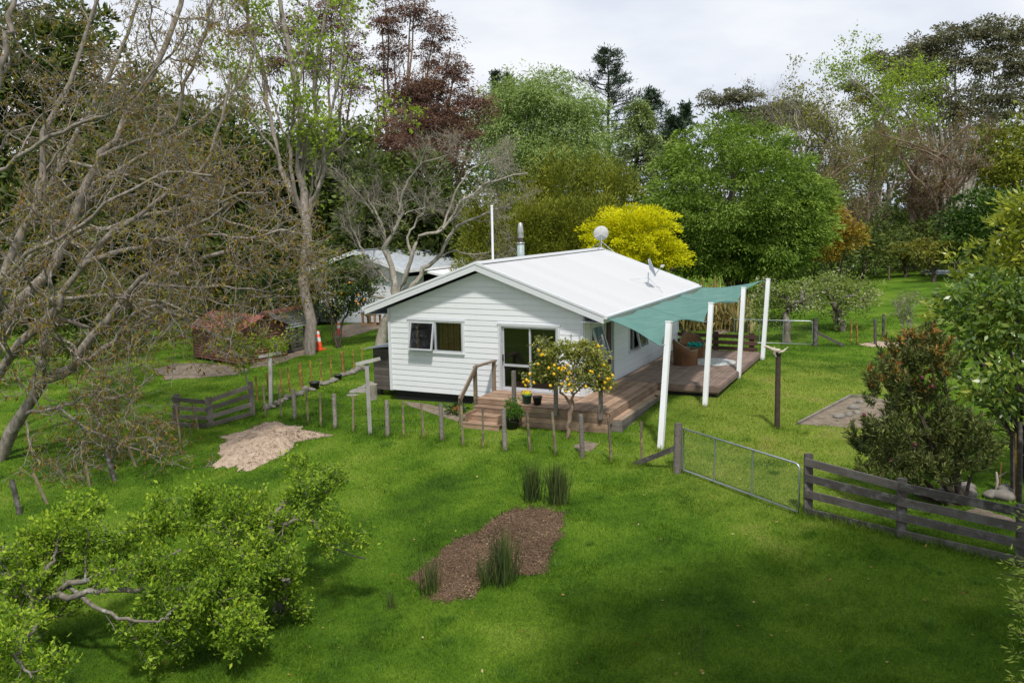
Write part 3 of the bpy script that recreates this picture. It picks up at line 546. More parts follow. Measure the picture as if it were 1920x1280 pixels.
em = MB(); em.tube([VV[i*ntt+ntt-1] for i in range(ns)], .011, 6); em.tube([VV[j] for j in range(ntt)], .011, 6); em.tube([VV[(ns-1)*ntt+j] for j in range(ntt)], .011, 6); em.build('hem', M['sail'], sl)
for q in (32, 64): MB().tube([VV[q*ntt+j]+Vector((0, 0, .006)) for j in range(ntt)], .009, 6).build('seam', M['sail'], sl)
for h in HP: MB().tube([h, h+Vector((.12, 0, .02))], .012, 6).build('hook', M['galv'], sl)
# ------------------------------------------------------------------ deck furniture
def tub_chair(loc, rz, label):
    t = thing('wicker_chair', label, 'chair', loc, 'wicker tub chairs on the deck'); R4 = Matrix.Translation(Vector(loc)) @ Matrix.Rotation(rz, 4, 'Z'); n = 40; path = []
    for k in range(n+1):
        a = -math.pi*.5-.75+(math.pi+1.5)*k/n; s_ = k/n*2-1; x = .40*math.cos(a); y = .42*math.sin(a) if True else 0
        x, y = .40*math.sin(s_*2.35), -.40*math.cos(s_*2.35); h = .52+.36*max(0, 1-abs(s_)/.62)**.8; path.append((x, y, h))
    def rib(k0, k1): return 1
    V = []; F = []; m = n+1
    for (x, y, h) in path: V += [(x, y, .0), (x*1.08, y*1.08, h*.6), (x*1.14, y*1.14, h), (x*1.02, y*1.02, h), (x*.9, y*.9, .3), (x*.88, y*.88, .02)]
    for k in range(n):
        for j in range(5): F.append((k*6+j, (k+1)*6+j, (k+1)*6+j+1, k*6+j+1))
    for k in (0, n): F.append(tuple(k*6+j for j in range(6)))
    sh_ = MB().add([R4 @ Vector(v) for v in V], F, True).build('woven_shell', M['wicker'], t)
    MB().tube([R4 @ Vector((x*1.08, y*1.08, h+.012)) for x, y, h in path], .027, 7).build('rolled_rim', M['handrail'], sh_)
    V = [(-.34, .30, 0), (.34, .30, 0), (.34, -.28, 0), (-.34, -.28, 0)]; MB().poly([R4 @ Vector(v) for v in V[::-1]], (0, 0, .36)).build('seat', M['wicker'], t); return t
c1 = tub_chair((1.32, 6.35, .001), R_(-50), 'brown wicker tub chair nearer the camera, seen from its side'); c2 = tub_chair((1.18, 7.85, .001), R_(-150), 'brown wicker tub chair further back with a towel on its arm')
tw = MB(); tv = []; p0 = Vector((1.38, 7.42, .50))
for i in range(13):
    for j in range(9): tv.append(p0+Vector((-.24+.5*i/12, -.12+.3*j/8, .13*math.exp(-((j-4)/3.2)**2)+.035*math.sin(i*1.3+j*.7)+.02*math.sin(i*2.7))))
tw.add(tv, [(i*9+j, (i+1)*9+j, (i+1)*9+j+1, i*9+j+1) for i in range(12) for j in range(8)], True); tw.add([Vector((v.x, v.y, v.z-.06)) for v in tv], [(i*9+j, i*9+j+1, (i+1)*9+j+1, (i+1)*9+j) for i in range(12) for j in range(8)], True); tag(tw.build('towel', M['towel']), 'crumpled teal towel thrown over the wicker chair arm', 'towel')
rg = MB().lathe([(0, .012), (.80, .012), (.81, .006), (.81, .002)], (2.08, 7.15, 0), 48, 1, 1).build('rug', M['rug']); tag(rg, 'round grey and white patterned rug lying on the deck', 'rug')
# pots
def pot(p, r, h, mat, label, name='flower_pot', rim=True):
    t = thing(name, label, 'pot', p, None); x, y, z = p; pr = [(0, .003), (r*.72, .003), (r*.95, h*.85), (r*1.04, h*.86), (r*1.04, h), (r*.9, h), (r*.86, h*.86), (0, h*.86)]
    MB().lathe(pr, p, 22).build('body', mat, t); MB().lathe([(0, h*.9), (r*.88, h*.88)], p, 16).build('soil', M['potsoil'], t); return t
# ------------------------------------------------------------------ fences, gates, lone posts
def px_post(name, b, t_, wd, mat, parent, square=True, bury=.12):
    B = gp(*b); T = at(t_[0], t_[1], dep(B)); d = (T-B).normalized()
    if square: beam(name, B-d*bury, T, wd, wd*.8, mat, parent)
    else: MB().tube([B-d*bury, B.lerp(T, .5), T], [wd*.52, wd*.5, wd*.48], 10).build(name, mat, parent)
    return B, T
def wires(parent, posts, hs, r=.0015):
    for h in hs: MB().tube([b.lerp(t_, h) for b, t_ in posts], r, 4, False).build('wire', M['wire'], parent)
def fence(name, label, data, mats, hs=(.2, .45, .7, .92)):
    f = thing(name, label, 'fence', gp(*data[len(data)//2][0])); ps = []
    for b, t_, th in data: ps.append(px_post('post' if th else 'batten', b, t_, .125 if th else .055, M[mats[0 if th else 1]], f, not th))
    if hs: wires(f, ps, hs)
    return f, ps
fence('wire_fence', 'wire fence of grey posts and battens across the front lawn', [((498, 782), (493, 722), 0), ((528, 783), (523, 722), 0), ((553, 786), (550, 729), 1), ((578, 795), (574, 730), 0), ((602, 799), (600, 736), 0), ((629, 803), (626, 738), 1), ((663, 810), (662, 741), 0), ((727, 818), (725, 750), 1), ((757, 820), (755, 754), 0), ((794, 821), (790, 756), 0), ((829, 826), (826, 756), 1), ((868, 835), (865, 761), 0), ((906, 838), (905, 765), 0), ((947, 844), (944, 765), 1), ((994, 848), (988, 772), 0), ((1042, 853), (1035, 772), 0), ((1092, 857), (1089, 776), 1), ((1146, 867), (1141, 783), 0), ((1204, 873), (1202, 790), 0)], ('grey', 'batten'))
fence('wire_fence', 'wire fence with orange lichened battens above the stone border', [((483, 752), (479, 704), 0), ((505, 747), (500, 699), 0), ((529, 738), (525, 690), 0), ((544, 735), (539, 688), 0), ((566, 727), (562, 680), 1), ((585, 722), (581, 676), 0), ((603, 714), (600, 670), 0), ((622, 709), (619, 665), 0), ((644, 703), (641, 658), 1), ((664, 698), (662, 655), 0), ((680, 692), (678, 650), 0)], ('orangewood', 'orangewood'))
fence('wire_fence', 'old leaning wire fence under the walnut at the far left', [((372, 806), (362, 758), 0), ((338, 828), (330, 762), 0), ((309, 839), (300, 789), 0), ((278, 863), (266, 818), 0), ((254, 875), (240, 834), 0), ((215, 900), (199, 846), 1), ((168, 912), (160, 870), 0), ((88, 944), (62, 887), 0), ((37, 963), (22, 899), 1)], ('greyd', 'batten'))
fence('wire_fence', 'short wire fence of round posts beyond the clothes post', [((1608, 646), (1606, 604), 0), ((1596, 642), (1597, 598), 0), ((1641, 646), (1641, 597), 1), ((1656, 632), (1657, 589), 1)], ('greyd', 'orangewood'), (.3, .6, .85))
fence('wire_fence', 'orchard wire fence in front of the far tree line', [((1545, 500), (1545, 470), 0), ((1590, 503), (1590, 478), 0), ((1632, 512), (1632, 490), 0), ((1667, 526), (1667, 498), 1), ((1701, 517), (1701, 492), 0), ((1730, 507), (1730, 490), 0), ((1790, 510), (1790, 488), 0)], ('batten', 'batten'), (.3, .6, .85))
sp = thing('gate_post', 'thick grey strainer post with a sloping brace left of the gate', 'post', gp(1270, 886)); b0, t0 = px_post('post', (1270, 886), (1272, 793), .19, M['grey'], sp, False); beam('brace', gp(1188, 871), b0.lerp(t0, .52), .07, .12, M['greyd'], sp)
def netting_gate(P0, P1, h0, h1, label, bars, r=.021, nr=.0013, step=.09):
    g = thing('netting_gate', label, 'gate', P0); P0, P1 = Vector(P0), Vector(P1); up = Vector((0, 0, 1)); d = P1-P0; c = .12
    A0, B0, A1, B1 = P0+up*h0, P1+up*h0, P0+up*h1, P1+up*h1; dn_ = d.normalized()
    pts = [A0, B0-dn_*.02, B0]; loop = [A0, B0, B0+up*(h1-h0-c)]+[B1-up*c*(1-math.sin(a))-dn_*c*(1-math.cos(a)) for a in (.4, .8, 1.2)]+[B1-dn_*c, A1, A0]
    MB().tube(loop, r, 8).build('frame', M['galv'], g)
    for f_ in bars: MB().tube([A0+d*f_, A1+d*f_], r*.85, 8).build('upright', M['galv'], g)
    H = h1-h0; L = d.length; m = MB()
    for sgn in (1, -1):
        s = -H
        while s < L:
            a, b = max(0, s), min(L, s+H); za, zb = (a-s), (b-s)
            if b-a > .02:
                if sgn < 0: za, zb = H-za, H-zb
                m.tube([P0+dn_*a+up*(h0+za), P0+dn_*b+up*(h0+zb)], nr, 3, False)
            s += step
    m.build('netting', M['wire'], g); return g
netting_gate(gp(1281, 886), gp(1497, 966), .07, 1.03, 'galvanised tube gate with wire netting in front of the lawn', (.30, .63))
bgR = gp(1526, 648); netting_gate(gp(1376, 644), bgR+Vector((-.08, 0, 0)), .06, 1.03, 'far galvanised netting gate behind the brown deck', (.33, .63), step=.12)
bp = thing('gate_post', 'dark round post with a leaning brace beside the far gate', 'post', gp(1529, 648)); b0, t0 = px_post('post', (1529, 648), (1529, 597), .2, M['greyd'], bp, False); beam('brace', b0.lerp(t0, .5), gp(1583, 648), .1, .1, M['greyd'], bp)
def rail_fence(label, posts, rails, mat, ext=None, rh=.15, wd=.16):
    f = thing('rail_fence', label, 'fence', gp(*posts[0][0])); ps = [px_post('post', b, t_, wd, M[mat], f) for b, t_ in posts]
    side = Vector((0, -.10, 0))
    for k in range(len(ps)-1):
        (b0, t0), (b1, t1) = ps[k], ps[k+1]; d = (b1-b0).normalized()
        for h in rails: beam('rail', b0.lerp(t0, h)+side-d*.06, b1.lerp(t1, h+random.uniform(-.015, .015))+side+d*(.0 if k < len(ps)-2 else (ext or .05)), .04, rh, M[mat], f)
    return f
rail_fence('dark weathered four-rail timber fence at the right edge', [((1515, 964), (1516, 850)), ((1690, 1005), (1691, 896)), ((1917, 1058), (1917, 945))], (.07, .36, .62, .88), 'greyd', .9)
rail_fence('sagging grey four-rail timber fence beside the sandy mound', [((330, 800), (331, 738)), ((396, 800), (391, 744)), ((474, 780), (469, 715))], (.08, .33, .6, .86), 'grey', rh=.13)
nf = thing('netting_fence', 'dark posts of a netting fence behind the stone heap', 'fence', gp(1903, 935))
for b, t_ in (((1899, 930), (1898, 815)), ((1912, 940), (1913, 790)), ((1930, 950), (1932, 800))): px_post('post', b, t_, .09, M['greyd'], nf, False)
px_post('batten', (1906, 938), (1905, 812), .05, M['orangewood'], nf)
cp = thing('clothes_post', 'dark brown post topped with bleached driftwood antlers on the lawn', 'post', gp(1457, 803)); b0, t0 = px_post('post', (1457, 803), (1459.5, 657), .14, M['darkpost'], cp, False)
k_ = dep(b0); dw = lambda *q: [at(u, v, k_+o) for u, v, o in q]
MB().tube(dw((1462, 657, -.1), (1452, 657, -.12), (1444, 653, -.1), (1436, 649, -.1), (1432, 650, -.08)), [.05, .06, .045, .03, .012], 8).tube(dw((1459, 660, -.1), (1468, 659, -.1), (1474, 654, -.1), (1478, 650, -.1)), [.05, .035, .022, .008], 8).tube(dw((1453, 655, -.12), (1451, 662, -.12), (1455, 669, -.1)), [.05, .045, .02], 8).tube(dw((1450, 655, -.1), (1453, 651, -.1)), [.05, .02], 8).build('driftwood', M['bone'], cp)
for nm, b, t_, a, c in (('left clothesline T post, pale grey, beside the orange battens', (508, 763), (507, 664), (485, 669), (527, 661)), ('right clothesline T post, pale grey, leaning before the lean-to shed', (694, 814), (687, 676), (667, 683), (713, 672))):
    o = thing('clothesline_post', nm, 'post', gp(*b), 'clothesline T posts'); b0, t0 = px_post('post', b, t_, .11, M['palepost'], o); q = dep(b0)-.08; beam('crossarm', at(*a, q), at(*c, q), .045, .09, M['palepost'], o)

# ------------------------------------------------------------------ garden bed, stones, small things
_st = None
def stone_mesh():
    bm = bmesh.new(); bmesh.ops.create_icosphere(bm, subdivisions=2, radius=1)
    for v in bm.verts: v.co *= 1+.16*math.sin(v.co.x*3+1)*math.cos(v.co.y*2.3)+random.uniform(-.05, .05)
    me = bpy.data.meshes.new('stone'); bm.to_mesh(me); bm.free(); me.polygons.foreach_set('use_smooth', [True]*len(me.polygons)); me.materials.append(M['stone']); return me
SM = [stone_mesh() for _ in range(3)]
def stone(p, s, rz=0., parent=None, label=None, group=None, k=0, mat=None):
    o = bpy.data.objects.new('stone', SM[k % 3]); COL.objects.link(o); o.matrix_basis = Matrix.Translation(Vector(p)+Vector((0, 0, s[2]*.55))) @ Matrix.Rotation(rz, 4, 'Z') @ Matrix.Diagonal((*s, 1)); par(o, parent)
    if label: tag(o, label, 'stone', group)
    return o
patch('garden_bed', 'sandy soil garden bed beyond the clothes post', [(1497, 795), (1540, 772), (1590, 746), (1640, 745), (1690, 755), (1660, 802), (1600, 802), (1540, 798)], M['dirt'], .03, .03)
ed = thing('bed_edging', 'thin grey timber edging along the garden bed', 'edging', gp(1545, 770)); beam('edge_board', gp(1496, 796)+Vector((0, 0, .03)), gp(1595, 744)+Vector((0, 0, .03)), .06, .09, M['grey'], ed); beam('edge_board', gp(1595, 744)+Vector((0, 0, .03)), gp(1645, 745)+Vector((0, 0, .03)), .06, .09, M['grey'], ed)
for k, (u, v, s, lb) in enumerate([(1600, 768, (.20, .13, .10), 'largest pale stone at the back of the bed stones'), (1573, 784, (.21, .14, .09), 'leftmost flat stone on the garden bed'), (1592, 781, (.16, .11, .09), 'small round stone in the middle of the bed'), (1606, 777, (.14, .10, .08), 'rightmost small stone on the garden bed'), (1612, 757, (.12, .10, .08), 'furthest stone half hidden by the protea')]): stone(gp(u, v), s, k*.7, None, lb, 'stones on the garden bed', k)
bd = thing('stone_border', 'low rough stone border below the orange battens', 'border', gp(590, 722))
for k in range(34):
    f_ = k/33; u = 500+(688-500)*f_; v = 768+(690-768)*f_**.92; stone(gp(u+random.uniform(-2, 2), v+random.uniform(-2, 2)), (random.uniform(.08, .24), random.uniform(.07, .16), random.uniform(.05, .14)), random.random()*3, bd, k=k)
pot(gp(590, 730), .19, .28, M['blackpot'], 'black plastic bucket lying on the stone border, nearer one', 'bucket'); pot(gp(634, 712), .15, .2, M['blackpot'], 'small black bucket among the border stones, further one', 'bucket')
hp = [(1778, 925, (.22, .15, .12)), (1795, 928, (.2, .14, .12)), (1815, 930, (.26, .16, .13)), (1790, 915, (.22, .15, .12)), (1812, 920, (.24, .16, .12)), (1885, 925, (.28, .17, .13)), (1880, 935, (.26, .18, .12)), (1860, 932, (.22, .15, .1))]
hl = ['left end of the stone heap', 'second from the left in front of the stone heap', 'big front stone of the heap', 'upper left stone of the heap', 'upper right stone of the heap', 'pale large boulder right of the heap', 'lower boulder right of the heap', 'flat boulder between heap and boulders']
for k, ((u, v, s), n_) in enumerate(zip(hp, hl)): stone(gp(u, v), s, k, None, 'grey river stone, '+n_, 'stones behind the dark rail fence', k)
p = gp(1868, 922); dv = thing('driftwood_figure', 'small bleached driftwood figure standing on the stones', 'ornament', p); MB().tube([p-Vector((0, 0, .05)), p+Vector((.02, 0, .25)), p+Vector((-.02, .02, .42))], [.03, .045, .015], 8).tube([p+Vector((0, 0, .3)), p+Vector((.1, .03, .38)), p+Vector((.16, .0, .44))], [.025, .02, .01], 8).build('figure', M['bone'], dv); MB().tube([p+Vector((.05, -.05, 0)), p+Vector((.05, -.05, .65))], .012, 6).build('stick', M['orangewood'], dv)
# cones
def cone(p, h, label, rz=0., tilt=0.):
    t = thing('traffic_cone', label, 'traffic cone', p, 'orange traffic cones'); s = h/.72; Q = Matrix.Translation(Vector(p)) @ Matrix.Rotation(tilt, 4, 'Y')
    def put(m, n_, mt): m.v = [tuple(Q @ Vector(v)) for v in m.v]; m.build(n_, M[mt], t)
    put(MB().box((0, 0, .02*s), (.38*s, .38*s, .04*s)), 'base', 'cone'); put(MB().lathe([(.14*s, .04*s), (.035*s, .72*s), (0, .72*s)], n=18), 'cone_body', 'cone'); put(MB().lathe([(.098*s, .33*s), (.073*s, .48*s)], n=18), 'reflective_band', 'reflective'); put(MB().lathe([(.059*s, .60*s), (.043*s, .70*s)], n=18), 'reflective_band', 'reflective')
cone(gp(598, 656), .9, 'orange traffic cone with white bands beside the tall trunk'); cone(gp(636, 627), .72, 'orange traffic cone behind the orange tree stems')
b = gp(697, 610); cr = thing('wooden_crate', 'rough open wooden crate stand by the garage wall', 'crate', b)
for dx in (-.4, .4):
    for dy in (-.25, .25): board('leg', b+Vector((dx, dy, .33)), (.1, .1, .66), M['pine'], cr)
for z in (.08, .62): board('slat', b+Vector((0, -.27, z)), (.95, .05, .12), M['pine'], cr); board('slat', b+Vector((0, .27, z)), (.95, .05, .12), M['pine'], cr)
board('slat', b+Vector((0, 0, .70)), (1.0, .62, .04), M['grey'], cr); board('slat', b+Vector((.1, -.27, .35)), (.08, .05, .5), M['pine'], cr)
# hanging ornament by the door
orn = thing('hanging_ornament', 'small hanging wind ornament on the wall right of the door', 'ornament', (-.42, -.06, 1.6)); MB().tube([(-.42, -.03, 1.78), (-.36, -.05, 1.80), (-.38, -.05, 1.6)], .008, 6).build('hook', M['blackpot'], orn); MB().lathe([(0, -.05), (.035, -.03), (.045, 0), (.035, .03), (0, .05)], (-.40, -.05, 1.48), 12).build('ball', M['greenpot'], orn)

# ------------------------------------------------------------------ outbuildings and car behind the cottage
def atx(u, v, x): r = ray(u, v); return Vector(CAM+r*((x-CAM[0])/r[0]))
yg = 16.9; ap = aty(657.5, 470, yg); el = aty(579, 501, yg); er = aty(762, 509, yg); xb = ap.x; hw = (er.x-el.x)/2; ze = (el.z+er.z)/2; zr = ap.z; xm = (el.x+er.x)/2
gyb = 29.; zg = -.75
gar = thing('garage', 'white gabled garage with a pale iron roof behind the bare tree', 'garage', (xm, 22, zg))
wz = ze-.15; P = [(xm-hw+.4, yg+.3, zg), (xm+hw-.4, yg+.3, zg), (xm+hw-.4, yg+.3, wz), (xm, yg+.3, zr-.2), (xm-hw+.4, yg+.3, wz)]
MB().poly(P, (0, .12, 0)).build('front_wall', M['paint'], gar); MB().poly(P, (0, .12, 0)).build('back_wall', M['paint'], gar).matrix_basis = Matrix.Translation((0, gyb-yg-.7, 0))
for k in range(14): board('weatherboard', (xm, yg+.285, zg+.1+.19*k), (2*hw-.82, .03, .175), M['paint'], gar)
MB().box((xm-hw+.46, (yg+gyb)/2, (zg+wz)/2), (.12, gyb-yg-.8, wz-zg)).build('left_wall', M['paint'], gar)
MB().box((xm+hw-.46, yg+1.4, (zg+wz)/2), (.12, 2., wz-zg)).box((xm+hw-.46, gyb-2, (zg+wz)/2), (.12, 3.2, wz-zg)).box((xm+hw-.46, (yg+gyb)/2, wz-.12), (.12, gyb-yg-.8, .3)).build('right_wall', M['paint'], gar)
MB().box((xm, yg+4, zg+1.1), (2*hw-1.4, .1, 2.2)).box((xm+1, yg+6, zg+.9), (1.6, 1.4, 1.5)).build('red_store', M['carred'], gar)
for sg in (1, -1):
    d = Vector((sg*hw, 0, ze-zr)); ln = d.length; d.normalize(); y = yg-.2
    while y < gyb: link('roof_sheet', corr((xm, y, zr), (0, 1, 0), min(1.524, gyb-y), tuple(d), ln, (-d.z*sg, 0, abs(d.x)), .0762*2, .012, 5), M['iron'], gar); y += 1.524
    P = [(xm, yg-.22, zr+.02), (xm+sg*hw, yg-.22, ze+.02), (xm+sg*hw, yg-.22, ze-.2), (xm, yg-.22, zr-.2)]; MB().poly(P if sg > 0 else P[::-1], (0, .04, 0)).build('bargeboard', M['post'], gar)
    MB().box((xm+sg*(hw+.05), (yg+gyb)/2, ze-.08), (.1, gyb-yg, .14)).build('gutter', M['post'], gar)
MB().box((xm, (yg+gyb)/2, zr+.02), (.3, gyb-yg, .03)).build('ridge_cap', M['iron'], gar)
p1 = Vector((xm+hw+.1, yg+1.5, ze-.25)); MB().poly([(p1.x, yg+2, ze-.2), (p1.x+2.2, yg+2, ze-.55), (p1.x+2.2, yg+2, ze-.75), (p1.x, yg+2, ze-.3)], (0, 9, 0)).build('lean_to_roof', M['post'], gar)
for y in (yg+2.2, yg+6.5, yg+10.8): board('lean_to_post', (p1.x+2.1, y, (zg+ze-.6)/2), (.14, .14, ze-.6-zg), M['post'], gar)
MB().lathe([(.09, 0), (.09, .6), (.12, .62), (0, .72)], (xm+hw*.55, 24, zr+(ze-zr)*.55), 12).build('vent_pipe', M['iron'], gar)
# red iron hut
A = gp(364, 673); B_ = gp(451, 686); dx = (B_-A); dx.z = 0; Lh = dx.length; dx.normalize(); dy = Vector((-dx.y, dx.x, 0)); up = Vector((0, 0, 1)); hz = min(A.z, B_.z)
hut = thing('iron_hut', 'small rusty red corrugated iron hut with red roof', 'hut', A); hh = 1.5
def hpt(a, b, z): return A+dx*a+dy*b+up*(z-A.z+hz)
link('front_sheet', corr(hpt(0, 0, .12), tuple(up), .5, tuple(dx), Lh, tuple(-dy), .0762*1.6, .018, 6), M['rustiron'], hut); link('front_sheet', corr(hpt(0, .01, .62), tuple(up), hh-.62, tuple(dx), Lh, tuple(-dy), .0762*1.6, .018, 6), M['rustiron'], hut)
link('side_sheet', corr(hpt(Lh, 0, .12), tuple(up), hh-.1, tuple(dy), 2.4, tuple(dx), .0762*1.6, .018, 6), M['rustiron'], hut); link('side_sheet', corr(hpt(0, 0, .12), tuple(up), hh-.1, tuple(dy), 2.4, tuple(-dx), .0762*1.6, .018, 6), M['rustiron'], hut)
for s in (0, 1):
    e = hpt(-.25, -.25 if s == 0 else 2.65, hh-.02); r_ = hpt(-.25, 1.2, hh+.62); sv = (r_-e); ln = sv.length; sv.normalize(); link('roof_sheet', corr(e, tuple(dx), Lh+.5, tuple(sv), ln, (0, 0, 1), .0762*1.6, .016, 6), M['redroof'], hut)
MB().poly([hpt(Lh+.02, 0, hh), hpt(Lh+.02, 2.4, hh), hpt(Lh+.02, 1.2, hh+.58)], dx*.03).build('gable_end', M['rustiron'], hut); MB().poly([hpt(0, 0, hh), hpt(0, 2.4, hh), hpt(0, 1.2, hh+.58)], dx*.03).build('gable_end', M['rustiron'], hut); MB().box(hpt(Lh/2, 1.2, .1), (.1, .1, .1)).box(hpt(.2, .2, .0), (.15, .15, .4)).box(hpt(Lh-.2, .2, .0), (.15, .15, .4)).build('pile', M['greyd'], hut)
# scrap fence of pallets and iron
A2, B2 = gp(500, 672), gp(574, 655); d2 = B2-A2; L2 = d2.length; d2.normalize(); n2_ = Vector((d2.y, -d2.x, 0)).normalized(); sf = thing('pallet_fence', 'scrap fence of grey pallet slats with iron sheet above', 'fence', A2)
for k in range(6): beam('slat', A2+up*(.12+.17*k), B2+up*(.12+.17*k), .03, .11, M['greyd'], sf)
for f_ in np.linspace(0, 1, 6): beam('upright', A2.lerp(B2, f_)-up*.05-n2_*.05, A2.lerp(B2, f_)+up*1.1-n2_*.05, .09, .09, M['greyd'], sf)
link('iron_sheet', corr(A2+up*1.12-d2*.1+n2_*.02, tuple(up), .85, tuple(d2), L2+.2, tuple(n2_), .0762*1.6, .018, 6), M['iron'], sf)
beam('red_cap', A2+up*2.03, B2+up*2.03, .5, .12, M['rustiron'], sf)
# parked four-wheel drive
def car(P, rz, label):
    t = thing('parked_car', label, 'car', P); Q = Matrix.Translation(Vector(P)) @ Matrix.Rotation(rz, 4, 'Z')
    def put(m, n_, mt, pa=t): m.v = [tuple(Q @ Vector(v)) for v in m.v]; return m.build(n_, M[mt], pa)
    prof = [(-2.3, .45), (-2.32, .95), (-2.2, 1.05), (.9, 1.08), (2.15, .98), (2.3, .85), (2.3, .45)]; put(MB().poly([(x, -.9, z) for x, z in prof], (0, 1.8, 0)), 'body', 'carpaint')
    cab = [(-2.1, 1.06), (-1.9, 1.72), (-1.6, 1.8), (.1, 1.8), (.35, 1.72), (1.0, 1.08)]; put(MB().poly([(x, -.8, z) for x, z in cab], (0, 1.6, 0)), 'cabin', 'carpaint')
    for y in (-.815, .815):
        for q in ([(-1.95, 1.15), (-1.75, 1.66), (-1.0, 1.68), (-1.0, 1.15)], [(-.9, 1.15), (-.9, 1.68), (.05, 1.68), (.1, 1.15)], [(.2, 1.15), (.2, 1.65), (.35, 1.62), (.8, 1.15)]): put(MB().add([(x, y, z) for x, z in q], [(0, 1, 2, 3)]), 'side_window', 'glass')
    put(MB().add([(.42, -.7, 1.68), (.42, .7, 1.68), (.98, .74, 1.14), (.98, -.74, 1.14)], [(0, 1, 2, 3)]), 'windscreen', 'glass'); put(MB().box((2.36, 0, .55), (.14, 1.76, .24)), 'bumper', 'blackpot'); put(MB().box((-2.38, 0, .55), (.14, 1.76, .24)), 'bumper', 'blackpot')
    for y in (-.62, .62): put(MB().box((2.31, y, .82), (.03, .32, .16)), 'headlight', 'reflective')
    for x in (-1.45, 1.4):
        for y in (-.86, .86):
            wh = put(MB().tube([(x, y-.12, .37), (x, y+.12, .37)], .37, 18), 'wheel', 'tyre'); put(MB().tube([(x, y-.125, .37), (x, y+.125, .37)], .2, 12), 'rim', 'iron', wh)
pc = gp(560, 607); car(pc, math.atan2(CR[1], CR[0])-.25, 'dark four-wheel drive parked behind the tall trunk')

# ------------------------------------------------------------------ vegetation machinery
def nrm(a): return a/np.maximum(np.linalg.norm(a, axis=-1, keepdims=True), 1e-9)
def grow(S, D, Ln, n, wander, trop):
    B = len(S); P = np.empty((B, n, 3)); P[:, 0] = S; d = nrm(D); st = (Ln/(n-1))[:, None]
    for i in range(1, n):
        d = nrm(d+rng.normal(0, wander, (B, 3))+np.array(trop)); P[:, i] = P[:, i-1]+d*st
    return P
def tubes(P, r0, r1, sides, power=1.):
    B, n, _ = P.shape; T = nrm(np.gradient(P, axis=1)); ref = nrm(rng.normal(size=(B, 1, 3))); u = nrm(np.cross(T, ref+T*.01)); v = np.cross(T, u)
    a = np.arange(sides)/sides*2*np.pi; t = np.linspace(0, 1, n)**power; r = (r0[:, None]*(1-t)+r1[:, None]*t)*(1+.13*rng.uniform(-1, 1, (B, n)))
    V = P[:, :, None]+(u[:, :, None]*np.cos(a)[:, None]+v[:, :, None]*np.sin(a)[:, None])*r[:, :, None, None]
    base = (np.arange(B)*n*sides)[:, None, None]+(np.arange(n-1)*sides)[None, :, None]; k = np.arange(sides); k2 = (k+1) % sides
    F = np.stack([base+k, base+k2, base+sides+k2, base+sides+k], -1).reshape(-1, 4); return V.reshape(-1, 3), F
def spawn(P, r0, r1, cnt, t0, t1, ang, lmin, lmax, rr, n, wander, trop, Lp=None):
    B, m, _ = P.shape; idx = np.repeat(np.arange(B), cnt); t = t0+(t1-t0)*rng.random(len(idx)); f = t*(m-1); i = np.minimum(f.astype(int), m-2); fr = (f-i)[:, None]
    S = P[idx, i]*(1-fr)+P[idx, i+1]*fr; d = nrm(P[idx, i+1]-P[idx, i]); q = nrm(np.cross(d, rng.normal(size=d.shape))); a = np.radians(ang)*(.7+.6*rng.random(len(idx)))[:, None]
    D = d*np.cos(a)+q*np.sin(a); Ln = (lmin+(lmax-lmin)*rng.random(len(idx)))*(1.15-.5*t); pr = r0[idx]*(1-t)+r1[idx]*t; nr = np.minimum(pr*.8, pr*rr*(.8+.4*rng.random(len(idx))))
    return grow(S, D, Ln, n, wander, trop), nr, nr*.45
def join(parts):
    o = 0; Vs = []; Fs = []
    for V, F in parts: Vs.append(V); Fs.append(F+o); o += len(V)
    return np.concatenate(Vs), np.concatenate(Fs)
def smooth(pts, n):
    p = np.array([tuple(q) for q in pts], float); s = np.linspace(0, len(p)-1, n); out = []
    for t in s:
        i = min(int(t), len(p)-2); f = t-i; a, b, c, d = p[max(i-1, 0)], p[i], p[i+1], p[min(i+2, len(p)-1)]; out.append(.5*((2*b)+(c-a)*f+(2*a-5*b+4*c-d)*f*f+(3*b-a-3*c+d)*f**3))
    return np.array(out)
def leaf_mesh(P, D, size, ratio, fold=.15, v=None):
    n = len(P); ln = np.linalg.norm(D, axis=1); v = np.where(ln > 9.9, np.clip(ln-10, 0, 1), rng.random(n)) if v is None else v; D = nrm(D); s = nrm(np.cross(D, rng.normal(size=D.shape))); up = np.cross(s, D); l = (size[0]+(size[1]-size[0])*rng.random(n))[:, None]; wd = l*ratio*.5
    V = np.stack([P, P+D*l*.45+s*wd+up*l*fold, P+D*l, P+D*l*.45-s*wd+up*l*fold*.5], 1).reshape(-1, 3); F = np.arange(4*n).reshape(-1, 4)
    return mesh_np(V, F, False, np.repeat(rng.random(n) if v is None else v, 4))
def add_leaves(root, P, D, size, ratio, mat, name='crown', fold=.15):
    o = link(name, leaf_mesh(P, D, size, ratio, fold), mat, root); o['kind'] = 'stuff'; return o
def tip_leaves(Ps, per, spread, out=.5, rand=.7, droop=0., t0=.15):
    P_, D_ = [], []
    for P in Ps:
        B, m, _ = P.shape; idx = np.repeat(np.arange(B), per); t = (t0+(1-t0)*rng.random(len(idx)))*(m-1); i = np.minimum(t.astype(int), m-2); f = (t-i)[:, None]
        d = nrm(P[idx, i+1]-P[idx, i]); P_.append(P[idx, i]*(1-f)+P[idx, i+1]*f+rng.normal(0, spread, (len(idx), 3))); D_.append(d*out+rng.normal(0, rand, d.shape)+np.array([0, 0, -droop]))
    return np.concatenate(P_), np.concatenate(D_)
